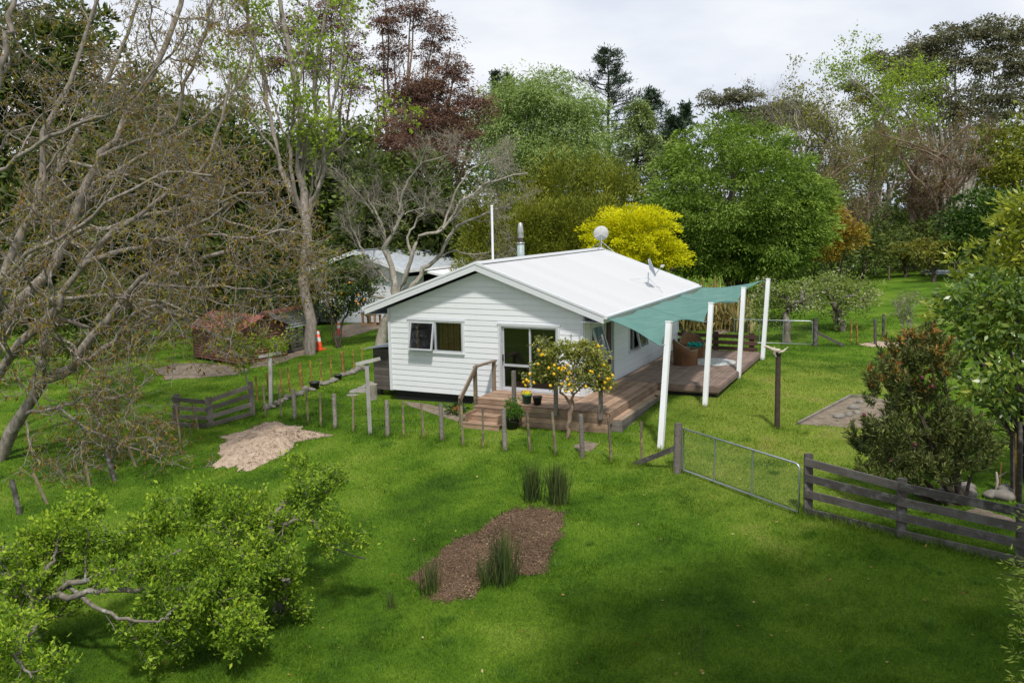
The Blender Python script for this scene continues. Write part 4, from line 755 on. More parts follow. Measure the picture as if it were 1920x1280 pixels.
def blob_leaves(blobs, clumps, cr, per, shell=3., droop=.2, lift=0., flat=.75, rough=.16):
    """leaf clumps through the volume of a few ellipsoids (centre, rx, rz)"""
    w_ = np.array([b[1]*b[1]*b[2] for b in blobs])**(2/3); cnt = np.maximum(3, (clumps*w_/w_.sum()).astype(int)); P_, D_ = [], []
    for (c, rx, rz), k in zip(blobs, cnt):
        d = nrm(rng.normal(size=(k, 3))); ph = rng.random(3)*6; wob = 1+rough*(np.sin(d[:, 0]*5+ph[0])+np.sin(d[:, 1]*6+ph[1])+np.sin(d[:, 2]*5+ph[2]))/1.6
        r = rng.random(k)**(1/shell)*wob; C_ = np.array(tuple(c))+d*r[:, None]*np.array([rx, rx, rz]); q = rng.normal(size=(k*per, 3)); q[:, 2] = np.where(rng.random(k*per) < .8, np.abs(q[:, 2]), q[:, 2]); q = nrm(q); rr = .45+.55*rng.random(k*per)**.5
        crk = np.repeat(cr*(.6+.8*rng.random(k)), per)[:, None]; cc = np.repeat(C_, per, 0); dd = np.repeat(d, per, 0)
        P_.append(cc+q*rr[:, None]*crk*np.array([1, 1, flat])); D_.append(nrm(q*np.array([.8, .8, .3])+dd*.45+rng.normal(0, .38, q.shape)+np.array([0, 0, lift-droop]))*(10+np.clip(.55*np.repeat(rng.random(k), per)+.45*rng.random(k*per), 0, .999))[:, None])
    return np.concatenate(P_), np.concatenate(D_)
def px_blobs(L): return [(at(u, v, t), ru*t/FPX, rv*t/FPX) for u, v, t, ru, rv in L]
def base_at(u, t): p = at(u, 430, t); return onG(p.x, p.y)
def trunk_parts(root, stems, sides=9, n=16, name='trunk', mat='barkg', rs=1.):
    P = np.stack([smooth(s[0], n) for s in stems]); r0 = np.array([s[1] for s in stems])*rs; r1 = np.array([s[2] for s in stems]); w = rng.normal(0, .45, P.shape)*np.minimum(r0, .16)[:, None, None]; w[:, :2] = 0; w[:, -1:] = 0; P = P+w; V, F = tubes(P, r0, r1, sides); link(name, mesh_np(V, F, True), M[mat], root); return P, r0, r1
def blob_tree(label, bt, blobs, clumps, cr, per, size, ratio, mat, bark='barkd', tr=.3, cat='tree', name='tree', group=None, limbs=8, stems=1, **kw):
    """tree with a full crown: trunk, limbs to the crown volumes, leaf clumps"""
    b = base_at(*bt) if not isinstance(bt, Vector) else bt; root = thing(name, label, cat, b, group); B = px_blobs(blobs); st = []
    top = max(B, key=lambda k: k[0].z)[0]
    for k, (c, rx, rz) in enumerate(sorted(B, key=lambda k: -k[1])[:limbs]):
        s0 = b+Vector(((k % stems)*.5*tr*3, (k % 2)*.3*tr, -.15)); mid_ = s0.lerp(c, .45)+Vector((0, 0, .12*(c-s0).length)); mid_.x = s0.x*.6+c.x*.4; mid_.y = s0.y*.6+c.y*.4
        st.append(([s0, s0.lerp(mid_, .5), mid_, mid_.lerp(c, .6), c+Vector((0, 0, rz*.5))], tr*(1 if k < stems else .7), tr*.12))
    trunk_parts(root, st, 8, 12, 'trunk', bark); P, D = blob_leaves(B, clumps, cr, per, **kw); add_leaves(root, P, D, size, ratio, mat); return root
def twig_tree(label, b, stems, levels, bark, leaf=None, name='bare_tree', cat='tree', group=None, tname='trunk', sides0=9, rs=1., rmin=.004):
    """tree drawn by its branches: stems, then levels of (count, t0, t1, angle, lmin, lmax, radius ratio, points, wander, tropism, sides)"""
    root = thing(name, label, cat, b, group); P, r0, r1 = trunk_parts(root, stems, sides0, 18, tname, bark, rs); parts = []; all_ = [P]
    for (c, t0, t1, an, l0, l1, rr, n, wd, tp, sd_) in levels:
        P, r0, r1 = spawn(P, r0, r1, c, t0, t1, an, l0, l1, rr, n, wd, tp); r0 = np.maximum(r0, rmin); r1 = np.maximum(r1, rmin*.6); parts.append(tubes(P, r0, r1, sd_)); all_.append(P)
    V, F = join(parts); o = link('branches', mesh_np(V, F, True), M[bark], root); o['kind'] = 'stuff'
    if leaf:
        for lf in (leaf if isinstance(leaf, list) else [leaf]):
            lp, ld = tip_leaves([all_[k] for k in lf.get('lv', (-1,))], lf['per'], lf['spread'], lf.get('out', .5), lf.get('rand', .7), lf.get('droop', 0), lf.get('t0', .15)); add_leaves(root, lp, ld, lf['size'], lf['ratio'], lf['mat'], lf.get('name', 'crown'))
    return root
LF = dict(
 round_=m_leaf('round_tree_leaf', [(.022, .044, .008), (.066, .110, .016), (.122, .182, .028), (.18, .24, .05)], spec=.15, gain=1.65), gold=m_leaf('golden_leaf', [(.12, .14, .008), (.36, .35, .008), (.54, .51, .010), (.62, .57, .02)], .4, spec=.1, gain=1.38),
 willow=m_leaf('willow_leaf', [(.055, .088, .026), (.118, .165, .05), (.175, .235, .08), (.235, .285, .12)], spec=.15, gain=1.65), totara=m_leaf('totara_leaf', [(.022, .032, .006), (.075, .092, .012), (.15, .162, .02), (.225, .22, .03)], .25, spec=.15, gain=1.75),
 dark=m_leaf('dark_evergreen_leaf', [(.010, .017, .006), (.028, .042, .011), (.055, .075, .018), (.09, .105, .028)], .25, spec=.12, gain=2.2), redgum=m_leaf('purple_brown_leaf', [(.025, .015, .014), (.062, .034, .028), (.105, .060, .045), (.15, .095, .065)], .25, spec=.12, gain=2.0),
 pine=m_leaf('pine_needle', [(.008, .017, .010), (.02, .038, .022), (.038, .062, .034), (.06, .085, .045)], .1), deodar=m_leaf('deodar_needle', [(.03, .048, .015), (.075, .11, .035), (.14, .175, .065), (.2, .23, .10)], .3, spec=.1, gain=1.9),
 gum=m_leaf('gum_leaf', [(.02, .02, .011), (.045, .045, .027), (.075, .073, .044), (.11, .104, .066)], .25, spec=.12, gain=2.5), fresh=m_leaf('fresh_spring_leaf', [(.075, .105, .012), (.14, .20, .020), (.22, .30, .032), (.31, .39, .055)], .45, spec=.15, gain=1.35),
 walnut=m_leaf('young_walnut_leaf', [(.12, .058, .02), (.13, .10, .02), (.185, .165, .025), (.15, .07, .028), (.22, .205, .035)], .4, spec=.1), plum=m_leaf('plum_leaf', [(.035, .075, .010), (.095, .165, .016), (.18, .265, .022), (.29, .36, .04)], .45, spec=.15, gain=1.55),
 citrus=m_leaf('citrus_leaf', [(.015, .032, .008), (.035, .065, .013), (.075, .105, .02), (.15, .16, .04)], .25, .4, .5), lemonl=m_leaf('lemon_leaf', [(.04, .055, .012), (.11, .13, .022), (.20, .205, .04), (.34, .31, .11)], .35, .45, .4),
 magn=m_leaf('broad_glossy_leaf', [(.02, .045, .009), (.055, .10, .016), (.12, .17, .022), (.24, .25, .035)], .35, .35, .55), magy=m_leaf('yellow_green_broad_leaf', [(.06, .085, .012), (.13, .16, .018), (.22, .24, .03), (.34, .32, .06)], .4, .35, .5), glossy=m_leaf('dark_glossy_leaf', [(.007, .017, .004), (.02, .046, .008), (.042, .082, .012), (.085, .13, .025)], .15, .5, .15),
 protea=m_leaf('protea_leaf', [(.022, .035, .011), (.05, .068, .018), (.09, .105, .026), (.14, .14, .045)], .2), tip=m_leaf('red_new_growth', [(.14, .07, .02), (.28, .10, .035), (.40, .17, .06), (.28, .20, .045)], .4, gain=1.7),
 ochre=m_leaf('ochre_leaf', [(.07, .05, .01), (.16, .11, .014), (.26, .17, .02), (.20, .20, .03)], .3), apple=m_leaf('apple_leaf', [(.045, .07, .018), (.10, .14, .03), (.17, .21, .05), (.40, .40, .30)], .4), olive=m_leaf('olive_bronze_leaf', [(.05, .055, .012), (.11, .118, .02), (.17, .17, .03), (.21, .20, .05)], .3, spec=.15),
 frond=m_leaf('yellow_frond', [(.12, .17, .03), (.24, .3, .05), (.36, .4, .09)], .3), dryleaf=m_leaf('dry_fallen_leaf', [(.25, .13, .04), (.36, .25, .08), (.42, .34, .15), (.38, .33, .25)], .2, gain=1.1), purple=m_leaf('petunia_leaf', [(.55, .40, .02), (.75, .6, .03)], .3), weed=m_leaf('lush_weed_leaf', [(.04, .095, .012), (.075, .165, .016), (.12, .22, .025)], .35, gain=1.25))

# ------------------------------------------------------------------ background trees
bt = blob_tree
bt('large rounded dense green tree behind the deck and sail', (1385, 52), [(1370, 372, 52, 158, 130), (1450, 440, 51, 88, 70), (1285, 430, 51, 80, 70), (1500, 420, 52, 50, 60), (1370, 472, 52, 135, 52)], 480, .95, 200, (.10, .30), .36, LF['round_'], 'barkd', .45, limbs=4, droop=.5, shell=6, rough=.06, name='round_green_tree')
bt('bright yellow golden-leaved tree behind the cottage roof', (1190, 44), [(1185, 452, 44, 72, 56), (1140, 446, 44, 40, 34), (1240, 452, 44, 42, 52), (1190, 415, 44, 48, 26), (1112, 446, 44, 20, 18), (1260, 480, 44, 24, 30), (1225, 405, 44, 18, 16), (1150, 408, 44, 18, 14)], 230, .5, 110, (.10, .18), .4, LF['gold'], 'barkd', .2, limbs=5, droop=.1, lift=.1, shell=3, flat=.55, name='golden_tree')
bt('broad pale green willow on the skyline', (1020, 70), [(1020, 250, 70, 100, 95), (960, 260, 70, 75, 85), (1085, 265, 70, 65, 85), (1030, 190, 70, 70, 45), (930, 230, 71, 40, 60), (1120, 300, 69, 40, 50), (1000, 310, 68, 100, 40)], 330, 1.6, 165, (.2, .38), .26, LF['willow'], 'barkd', .5, limbs=6, droop=.75, shell=4, name='willow_tree')
for k, (u, t, top, rx) in enumerate([(905, 50, 395, 42), (960, 49, 385, 42), (1010, 51, 335, 40), (1055, 50, 310, 40), (1105, 51, 315, 40), (1150, 52, 330, 40), (1060, 47, 400, 45), (1000, 47, 410, 45), (1125, 47, 410, 45)]):
    n_ = ['leftmost olive conifer of the hedge, behind the white pole', 'olive conifer right behind the metal flue', 'olive conifer one to the right of the flue', 'tallest olive conifer of the hedge behind the cottage', 'olive conifer left of the golden tree top', 'rightmost olive conifer below the deodar', 'low front conifer behind the middle of the ridge', 'low front conifer behind the flue cowl', 'low front conifer at the left edge of the golden tree'][k]
    bt(n_, (u, t), [(u+random.uniform(-12, 12), v, t, rx*(.55+.45*(v-top)/(540-top)), 34) for v in range(top+28, 530, 34)], 95, .8, 150, (.13, .24), .3, LF['totara'], 'barkd', .22, group='olive conifer hedge behind the cottage', limbs=1, lift=.7, droop=0, flat=1.7, rough=.35, shell=5, name='conifer_tree')
dk = [(30, 56, 20, 120), (130, 58, -20, 90), (250, 56, 150, 100), (360, 58, 210, 100), (450, 57, 230, 90), (540, 58, 260, 80), (630, 57, 260, 80), (700, 54, 300, 70), (800, 56, 330, 80), (-90, 54, -30, 120)]
dn_l = ['second dark evergreen from the left edge', 'third dark evergreen from the left edge', 'dark evergreen left of the red hut line', 'dark evergreen directly above the red hut', 'dark evergreen left of the tall leafing tree', 'dark evergreen behind the tall leafing trunk', 'dark evergreen right of the tall leafing trunk', 'dark evergreen above the garage ridge', 'dark evergreen behind the gnarled bare tree', 'dark evergreen at the very left edge']
for (u, t, top, rx), n_ in zip(dk, dn_l):
    bt(n_, (u, t), [(u+random.uniform(-20, 20), v, t+random.uniform(-2, 2), rx*(.6+.4*(v-top)/(600-top)), 60) for v in range(top+55, 600, 62)], 260, 1.3, 62, (.32, .58), .4, LF['dark'], 'barkd', .35, group='dark evergreens behind the walnut', limbs=2, rough=.3, shell=3, lift=.25, name='evergreen_tree')
def gum(label, bt_, blobs, mat, clumps, stemtop, r=.28, bark='barkb', sz=(.22, .40), pr=60, **kw):
    b = base_at(*bt_); root = thing('gum_tree', label, 'tree', b); B = px_blobs(blobs); st = []
    for k, (c, rx, rz) in enumerate(B):
        a = b+Vector((.3*(k % 3-1), .3*(k % 2), -.2)); f1 = a.lerp(c, .35); f1.x = a.x*.75+c.x*.25; f1.y = a.y*.75+c.y*.25; st.append(([a, f1, f1.lerp(c, .5)+Vector((0, 0, .3)), c], r*(.5+.5*rng.random()), r*.12))
    P, r0, r1 = trunk_parts(root, st, 7, 14, 'trunk', bark); V = []; Q, q0, q1 = spawn(P, r0, r1, 9, .45, 1, 42, 1.2, 3.4, .5, 6, .16, (0, 0, .06)); V.append(tubes(Q, q0, q1, 4)); Q2, a0, a1 = spawn(Q, q0, q1, 4, .3, 1, 40, .6, 1.6, .5, 4, .2, (0, 0, .03)); V.append(tubes(Q2, np.maximum(a0, .012), np.maximum(a1, .008), 3))
    v_, f_ = join(V); link('branches', mesh_np(v_, f_, True), M[bark], root)['kind'] = 'stuff'
    P1, D1 = blob_leaves(B, int(clumps*.8), .8, pr, shell=2.2, droop=.45, flat=.5, rough=.3); P2, D2 = tip_leaves([Q2], 8, .28, .3, .6, .4); add_leaves(root, np.concatenate([P1, P2]), np.concatenate([D1, D2]), sz, .36, LF[mat]); return root
gum('tall purple-brown gum tree left of the open sky', (740, 64), [(715, 40, 64, 34, 34), (770, 25, 64, 42, 28), (815, 60, 64, 30, 40), (740, 95, 64, 26, 30), (800, 110, 64, 26, 26), (845, 90, 64, 10, 26), (700, 130, 64, 24, 26), (720, -30, 64, 40, 36), (780, -35, 64, 40, 30)], 'redgum', 200, 0, sz=(.13, .25), pr=95)
gum('lower spreading purple-brown gum in front of the willow', (805, 60), [(800, 170, 60, 50, 34), (850, 140, 60, 28, 28), (760, 190, 60, 40, 34), (880, 185, 60, 26, 22), (830, 215, 60, 60, 34), (770, 240, 59, 50, 36), (850, 250, 59, 52, 34), (900, 215, 60, 18, 26), (740, 270, 58, 30, 30), (800, 290, 58, 60, 34)], 'redgum', 430, 0, sz=(.13, .25), pr=95)
gum('purple-brown gum half hidden behind the leafing tree', (610, 66), [(560, 60, 66, 40, 40), (620, 20, 66, 46, 36), (650, 90, 66, 36, 40), (590, 120, 66, 40, 36), (660, 160, 66, 30, 34), (520, 110, 66, 30, 36), (470, 60, 66, 30, 30)], 'redgum', 230, 0, sz=(.13, .25), pr=95)
gum('large olive gum with umbrella crowns at the right skyline', (1790, 82), [(1715, 100, 82, 30, 16), (1880, 90, 82, 40, 16), (1770, 100, 82, 34, 16), (1700, 120, 82, 44, 26), (1740, 85, 82, 40, 22), (1790, 70, 82, 42, 24), (1850, 62, 82, 46, 22), (1905, 60, 82, 40, 26), (1680, 150, 82, 30, 26), (1760, 130, 82, 44, 22), (1830, 120, 82, 46, 24), (1900, 125, 82, 36, 28), (1740, 180, 82, 34, 20), (1870, 185, 82, 50, 34), (1940, 160, 82, 40, 60), (1800, 205, 82, 40, 24), (1660, 195, 82, 24, 18)], 'gum', 640, 0, .3, 'barkg')
gum('slender olive gum with two thin tufts at the right skyline', (1650, 84), [(1645, 110, 84, 16, 9), (1660, 130, 84, 12, 8), (1600, 165, 84, 16, 9), (1620, 185, 84, 16, 9)], 'gum', 60, 0, .16, 'barkg')
gum('brown umbrella-shaped gum right of the pines', (1370, 95), [(1345, 190, 95, 32, 14), (1385, 180, 95, 30, 12), (1415, 185, 95, 18, 10), (1400, 215, 95, 44, 16), (1470, 210, 94, 50, 20), (1430, 235, 92, 60, 20), (1500, 225, 92, 40, 26)], 'gum', 360, 0, .22)
def conifer(label, u, t, top, bot, w_, mat, tiers, droop=.0, up_=.3, seed=0, name='pine_tree', size=(.3, .6), per=26):
    b = base_at(u, t); T = at(u, top, t); root = thing(name, label, 'tree', b); trunk_parts(root, [([b-Vector((0, 0, .2)), b.lerp(T, .5), T], .35, .03)], 7, 10, 'trunk', 'barkd'); zb = at(u, bot, t).z; wm_ = w_*t/FPX; S = []; D = []; Ln = []
    for k in range(tiers):
        f = k/tiers; z = zb+(T.z-zb)*f**.9; n = rng.integers(5, 8); R0 = wm_*(1-f)**.75*(.75+.5*rng.random())
        for j in range(n):
            a = rng.random()*6.28; S.append((b.x, b.y, z)); D.append((math.cos(a), math.sin(a), up_)); Ln.append(max(.35, R0*(.6+.6*rng.random())))
    P = grow(np.array(S), np.array(D), np.array(Ln), 6, .08, (0, 0, .06-droop)); V, F = tubes(P, np.full(len(P), .05), np.full(len(P), .015), 4); link('branches', mesh_np(V, F, True), M['barkd'], root)['kind'] = 'stuff'
    lp, ld = tip_leaves([P], per, .16, .5, .5, droop*1.5-.35*(droop == 0), .35); add_leaves(root, lp, ld, size, .22, LF[mat])
conifer('tall dark pine standing above the tree line', 1140, 85, 96, 280, 100, 'pine', 17, up_=.12, per=75, size=(.2, .42)); conifer('smaller dark pine right of the tall pine', 1222, 88, 172, 280, 62, 'pine', 11, up_=.12, per=70, size=(.2, .42))
conifer('small dark pine tip left of the willow top, left one', 935, 92, 142, 200, 14, 'pine', 7); conifer('small dark pine tip left of the willow top, right one', 958, 92, 146, 200, 16, 'pine', 7); conifer('tiny pine tip left of the brown gum', 1283, 95, 200, 240, 10, 'pine', 6)
conifer('light green weeping deodar with drooping tiers', 1195, 62, 190, 380, 84, 'deodar', 17, .17, .25, per=80, name='deodar_tree', size=(.2, .42)); conifer('dark conifer in the gap below the skyline pines', 1262, 80, 225, 330, 60, 'pine', 12, per=40)
# bare and leafing trees at the right
def fan(b, n, H, spread, r, lean=(0, 0)):
    return [([b-Vector((0, 0, .2)), b+Vector((random.uniform(-1, 1)*spread*.3+lean[0]*.3, random.uniform(-1, 1)*spread*.3+lean[1]*.3, H*.4)), b+Vector((random.uniform(-1, 1)*spread*.75+lean[0]*.7, random.uniform(-1, 1)*spread*.7+lean[1]*.7, H*.72)), b+Vector((random.uniform(-1, 1)*spread+lean[0], random.uniform(-1, 1)*spread+lean[1], H*random.uniform(.9, 1.02)))], r*random.uniform(.6, 1), r*.1) for _ in range(n)]
up3 = (0, 0, .07)
def bare(label, u, t, top, n, spread, r, bark, leaf=None, dn=0., c=(9, 7, 6), ang=38, tw=.14):
    b = base_at(u, t); H = at(u, top, t).z-b.z
    return twig_tree(label, b, fan(b, n, H, spread, r), [(c[0], .25, 1, ang, H*.14, H*.28, .45, 8, tw, (0, 0, .08-dn), 5), (c[1], .2, 1, ang, H*.06, H*.13, .5, 6, tw*1.2, (0, 0, .05-dn), 4), (c[2], .1, 1, ang, H*.03, H*.07, .5, 4, tw*1.4, (0, 0, -dn), 3)], bark, leaf)
bare('tall bare grey tree left of the fresh green tree', 1530, 74, 185, 7, 2.4, .22, 'barkg', dict(per=2, spread=.12, size=(.16, .3), ratio=.5, mat=LF['olive']))
bare('tall tree with bright fresh green leaves at the right', 1650, 76, 150, 8, 3.2, .24, 'barkg', [dict(per=5, spread=.2, size=(.16, .28), ratio=.6, mat=LF['fresh'], rand=.8)], c=(9, 6, 5))
bare('wide bare brown weeping tree at the right tree line', 1740, 68, 240, 9, 4.2, .26, 'barkb', dict(per=1, spread=.1, size=(.08, .18), ratio=.3, mat=LF['walnut']), .08, (10, 9, 9), 50)
bare('bare brown tree between round green tree and weeping tree', 1590, 66, 270, 7, 2.6, .2, 'barkb', dict(per=1, spread=.1, size=(.1, .2), ratio=.4, mat=LF['olive']), .02, (10, 9, 7), 46)
bare('thin bare tree behind the round green tree', 1480, 80, 195, 5, 2.0, .16, 'barkg', None, 0, (8, 6, 5))
bt('dark olive conifer at the right edge under the gum', (1900, 66), [(1880, 300, 66, 50, 60), (1930, 280, 66, 50, 70), (1850, 280, 66, 24, 40), (1900, 360, 66, 60, 60), (1950, 400, 66, 60, 60)], 420, .8, 22, (.25, .45), .34, LF['totara'], 'barkd', .3, limbs=2, name='conifer_tree', droop=.2)
bt('dark glossy evergreen tree behind the orchard fence', (1840, 58), [(1840, 415, 58, 68, 50), (1800, 430, 58, 40, 40), (1885, 400, 58, 50, 45), (1850, 460, 57, 70, 30), (1930, 430, 58, 50, 50)], 460, .7, 22, (.2, .36), .45, LF['glossy'], 'barkd', .3, limbs=3, name='evergreen_tree')
bt('yellow-brown bushy shrub right of the round green tree', (1575, 54), [(1570, 430, 54, 32, 32), (1590, 450, 54, 30, 26), (1550, 470, 54, 28, 24), (1560, 400, 54, 18, 20)], 240, .5, 22, (.14, .26), .4, LF['ochre'], 'barkd', .12, limbs=3, name='shrub', cat='shrub')
for k, (u, t, v, rx) in enumerate([(1530, 60, 490, 60), (1620, 62, 480, 60), (1700, 66, 480, 50), (1790, 66, 480, 60), (1880, 64, 480, 60), (1960, 60, 480, 70), (1460, 58, 500, 60), (1660, 72, 440, 60), (1560, 70, 440, 60)]):
    n_ = ['behind the blossoming apple tree', 'behind the leaning white stick', 'behind the thick brown trunk', 'right of the thick brown trunk', 'behind the right persimmon', 'at the right edge', 'right below the round green tree', 'under the fresh green tree', 'under the bare brown tree'][k]
    bt('dark undergrowth thicket '+n_, (u, t), [(u, v, t, rx, 40), (u+20, v-30, t+1, rx*.7, 34)], 160, .7, 20, (.2, .4), .35, LF['dark'], 'barkd', .1, group='undergrowth along the right tree line', limbs=2, name='thicket', cat='shrub')
for u, v0, v1, t_, r, lb in ((1711, 505, 330, 0, .42, 'thick brown bare trunk under the weeping tree'), (1622, 508, 380, 0, .22, 'dark straight trunk left of the persimmon trees')):
    b = gp(u, v0); T = at(u+4, v1, dep(b)+.5); twig_tree(lb, b, [([b-Vector((0, 0, .2)), b.lerp(T, .5), T], r, r*.55)], [(8, .5, 1, 50, 1.5, 3.5, .4, 7, .16, up3, 5), (6, .2, 1, 45, .6, 1.6, .5, 5, .2, (0, 0, -.02), 4), (5, .1, 1, 45, .3, .8, .5, 4, .2, (0, 0, -.04), 3)], 'barkb')
fw = blob_leaves(px_blobs([(u, 330+20*math.sin(u*.013)+(60 if 850 < u < 1650 else 0), 104+8*math.sin(u*.02), 90, 120) for u in range(-300, 2300, 60)]), 3000, 1.6, 22, shell=3, rough=.3)
o = link('far_wood', leaf_mesh(fw[0], fw[1], (.5, .9), .4), LF['dark']); tag(o, 'dark distant wood closing the view behind the trees', kind='stuff')
# flax behind the cottage
def straps(root, p, n, h, spread, mat, ratio, name='leaves', curl=1.):
    p = np.array(tuple(p)); a = rng.random(n)*6.283; tilt = np.abs(rng.normal(0, spread, n)); L0 = h*(.55+.5*rng.random(n)); d = np.c_[np.cos(a)*np.sin(tilt), np.sin(a)*np.sin(tilt), np.cos(tilt)]; s0 = p+np.c_[rng.normal(0, h*.10, n), rng.normal(0, h*.10, n), np.full(n, -.03)]
    k = 5; P = grow(s0, d, L0, k, .03, (0, 0, 0)); t = np.linspace(0, 1, k); P[:, :, 2] -= curl*(t**3)[None]*(L0*np.sin(tilt)*.9)[:, None]; side = nrm(np.cross(d, np.array([0, 0, 1.])+rng.normal(0, .3, (n, 3)))); wd = (L0*ratio)[:, None, None]*(np.array([.7, 1, .95, .6, .05])[None, :, None])
    V = np.stack([P+side[:, None]*wd, P-side[:, None]*wd], 2).reshape(-1, 3); b = (np.arange(n)*k*2)[:, None]+(np.arange(k-1)*2)[None]; F = np.stack([b, b+1, b+3, b+2], -1).reshape(-1, 4)
    o = link(name, mesh_np(V, F, False, np.repeat(rng.random(n), k*2)), mat, root); o['kind'] = 'stuff'; return o
for k, (u, t, n, lb) in enumerate([(1275, 42, 70, 'flax clump at the roof corner, left end of the row'), (1305, 41, 80, 'second flax clump from the left end of the row'), (1335, 41, 90, 'flax clump in the middle of the row behind the sail'), (1365, 41, 80, 'second flax clump from the right end of the row'), (1395, 40, 70, 'flax clump at the right end of the row, beside the far post')]):
    p = base_at(u, t); o = thing('flax_bush', lb, 'flax', p, 'flax row behind the shade sail'); straps(o, p, n*2, 2.7 if k < 3 else 2.3, .3, M['flax'], .018)
p = base_at(1340, 39); lgt = thing('fallen_log', 'grey fallen log lying under the flax', 'log', p); a = gp(1345, 592); MB().tube([a, a+Vector((1.0, .2, .12)), a+Vector((1.9, .5, .1))], [.13, .12, .1], 9).build('log', M['barkg'], lgt)
# ------------------------------------------------------------------ orchard trees at the right
def orchard(label, stems, blobs, clumps, mat, size=(.08, .16), ratio=.5, bark='barkl', cr=.28, per=14, name='apple_tree', lv=None):
    b = stems[0][0][0]; root = thing(name, label, 'tree', b); P, r0, r1 = trunk_parts(root, stems, 8, 12, 'trunk', bark); Q, q0, q1 = spawn(P, r0, r1, 9, .4, 1, 48, .5, 1.2, .45, 6, .22, (0, 0, .02)); Q2, a0, a1 = spawn(Q, q0, q1, 5, .2, 1, 45, .25, .6, .5, 4, .25, (0, 0, .03)); v_, f_ = join([tubes(Q, np.maximum(q0, .012), np.maximum(q1, .008), 4), tubes(Q2, np.maximum(a0, .008), np.maximum(a1, .005), 3)]); link('branches', mesh_np(v_, f_, True), M[bark], root)['kind'] = 'stuff'
    P1, D1 = blob_leaves(px_blobs(blobs), clumps, cr, per, shell=2.2, flat=.6, rough=.3); P2, D2 = tip_leaves([Q2], 6, .1, .3, .7, .1); add_leaves(root, np.concatenate([P1, P2]), np.concatenate([D1, D2]), size, ratio, LF[mat]); return root
def px_path(d0, *q): return [at(u, v, d0+o) for u, v, o in q]
b = gp(1475, 642); d0 = dep(b); orchard('lichened apple tree behind the far netting gate', [(px_path(d0, (1475, 644, 0), (1474, 605, 0), (1478, 578, 0), (1470, 555, 0)), .2, .08), (px_path(d0, (1477, 580, 0), (1490, 570, -.1), (1501, 560, -.2), (1503, 545, -.2)), .12, .04), (px_path(d0, (1477, 575, 0), (1455, 552, .3), (1430, 545, .4)), .12, .03)], [(1440, 565, d0, 30, 22), (1465, 545, d0, 32, 14), (1420, 590, d0, 20, 20), (1505, 550, d0+.5, 22, 18), (1450, 600, d0+.5, 26, 16)], 220, 'apple')
b = gp(1580, 620); d0 = dep(b); orchard('leaning apple tree with white blossom right of the far gate', [(px_path(d0, (1580, 622, 0), (1573, 602, 0), (1564, 585, 0), (1562, 565, 0)), .19, .1), (px_path(d0, (1564, 582, 0), (1590, 556, -.2), (1618, 562, -.3)), .1, .03), (px_path(d0, (1563, 572, 0), (1545, 550, .2), (1520, 545, .4)), .1, .03)], [(1540, 550, d0, 38, 24), (1590, 535, d0, 40, 18), (1620, 545, d0, 30, 18), (1525, 575, d0, 30, 18), (1560, 525, d0+.5, 34, 14), (1600, 570, d0-.3, 34, 14)], 330, 'apple')
b = gp(1702, 522); d0 = dep(b)-4; b = gp(1752, 528)
for u, v, lb, bl in ((1697, 520, 'low umbrella-crowned orchard tree left of the blue sheet', [(1690, 474, 26, 12), (1720, 466, 24, 13), (1745, 472, 18, 12), (1668, 480, 14, 8)]), (1750, 529, 'low bronze-leaved orchard tree at the blue sheet', [(1770, 466, 26, 14), (1800, 458, 28, 14), (1835, 470, 26, 18), (1752, 478, 16, 10)])):
    b = gp(u, v); d0 = dep(b); orchard(lb, [([b-Vector((0, 0, .1)), at(u, v-25, d0), at(u+3, v-45, d0)], .14, .07), ([at(u, v-25, d0), at(u+15, v-50, d0), at(u+35, v-58, d0)], .08, .03), ([at(u, v-25, d0), at(u-14, v-44, d0), at(u-25, v-50, d0)], .08, .03)], [(a, c, d0, e, f) for a, c, e, f in bl], 200, 'olive', (.14, .26), .45, 'barkd', .35, 16, 'persimmon_tree')
b = gp(1645, 515); d0 = dep(b); orchard('small bushy orchard tree beside the leaning white stick', [(px_path(d0, (1641, 520, 0), (1643, 495, 0), (1646, 470, 0)), .07, .04), (px_path(d0, (1643, 490, 0), (1630, 470, 0), (1622, 455, 0)), .05, .02)], [(1640, 465, d0, 26, 24), (1620, 465, d0, 18, 18), (1660, 480, d0, 16, 14)], 130, 'citrus', (.14, .26), .4, 'barkg', .35, 16, 'orchard_tree')
a, b = at(1594, 505, 50), at(1617, 479, 50); a = gp(1594, 506); b = at(1617, 479, dep(a)+.3); tag(MB().tube([a, b], .05, 8).build('leaning_stick', M['post']), 'white pole leaning at the edge of the thicket', 'pole')
b = gp(1765, 514); tag(MB().box(b+Vector((0, 0, .1)), (2.6, 1.4, .16)).box(b+Vector((0, .1, .22)), (2.4, 1.2, .05)).build('tarpaulin', M['dish']), 'pale blue sheet lying under the bronze orchard tree', 'sheet')
b = gp(1700, 645); d0 = dep(b); twig_tree('wispy grey-green shrub by the far wire fence', b, fan(b, 6, 2.0, .7, .035), [(8, .3, 1, 40, .3, .7, .6, 6, .2, (0, 0, .02), 4), (7, .2, 1, 45, .15, .4, .6, 4, .25, (0, 0, .0), 3)], 'barkg', dict(per=6, spread=.05, size=(.05, .1), ratio=.3, mat=LF['apple'], lv=(-1,)), name='shrub', cat='shrub')
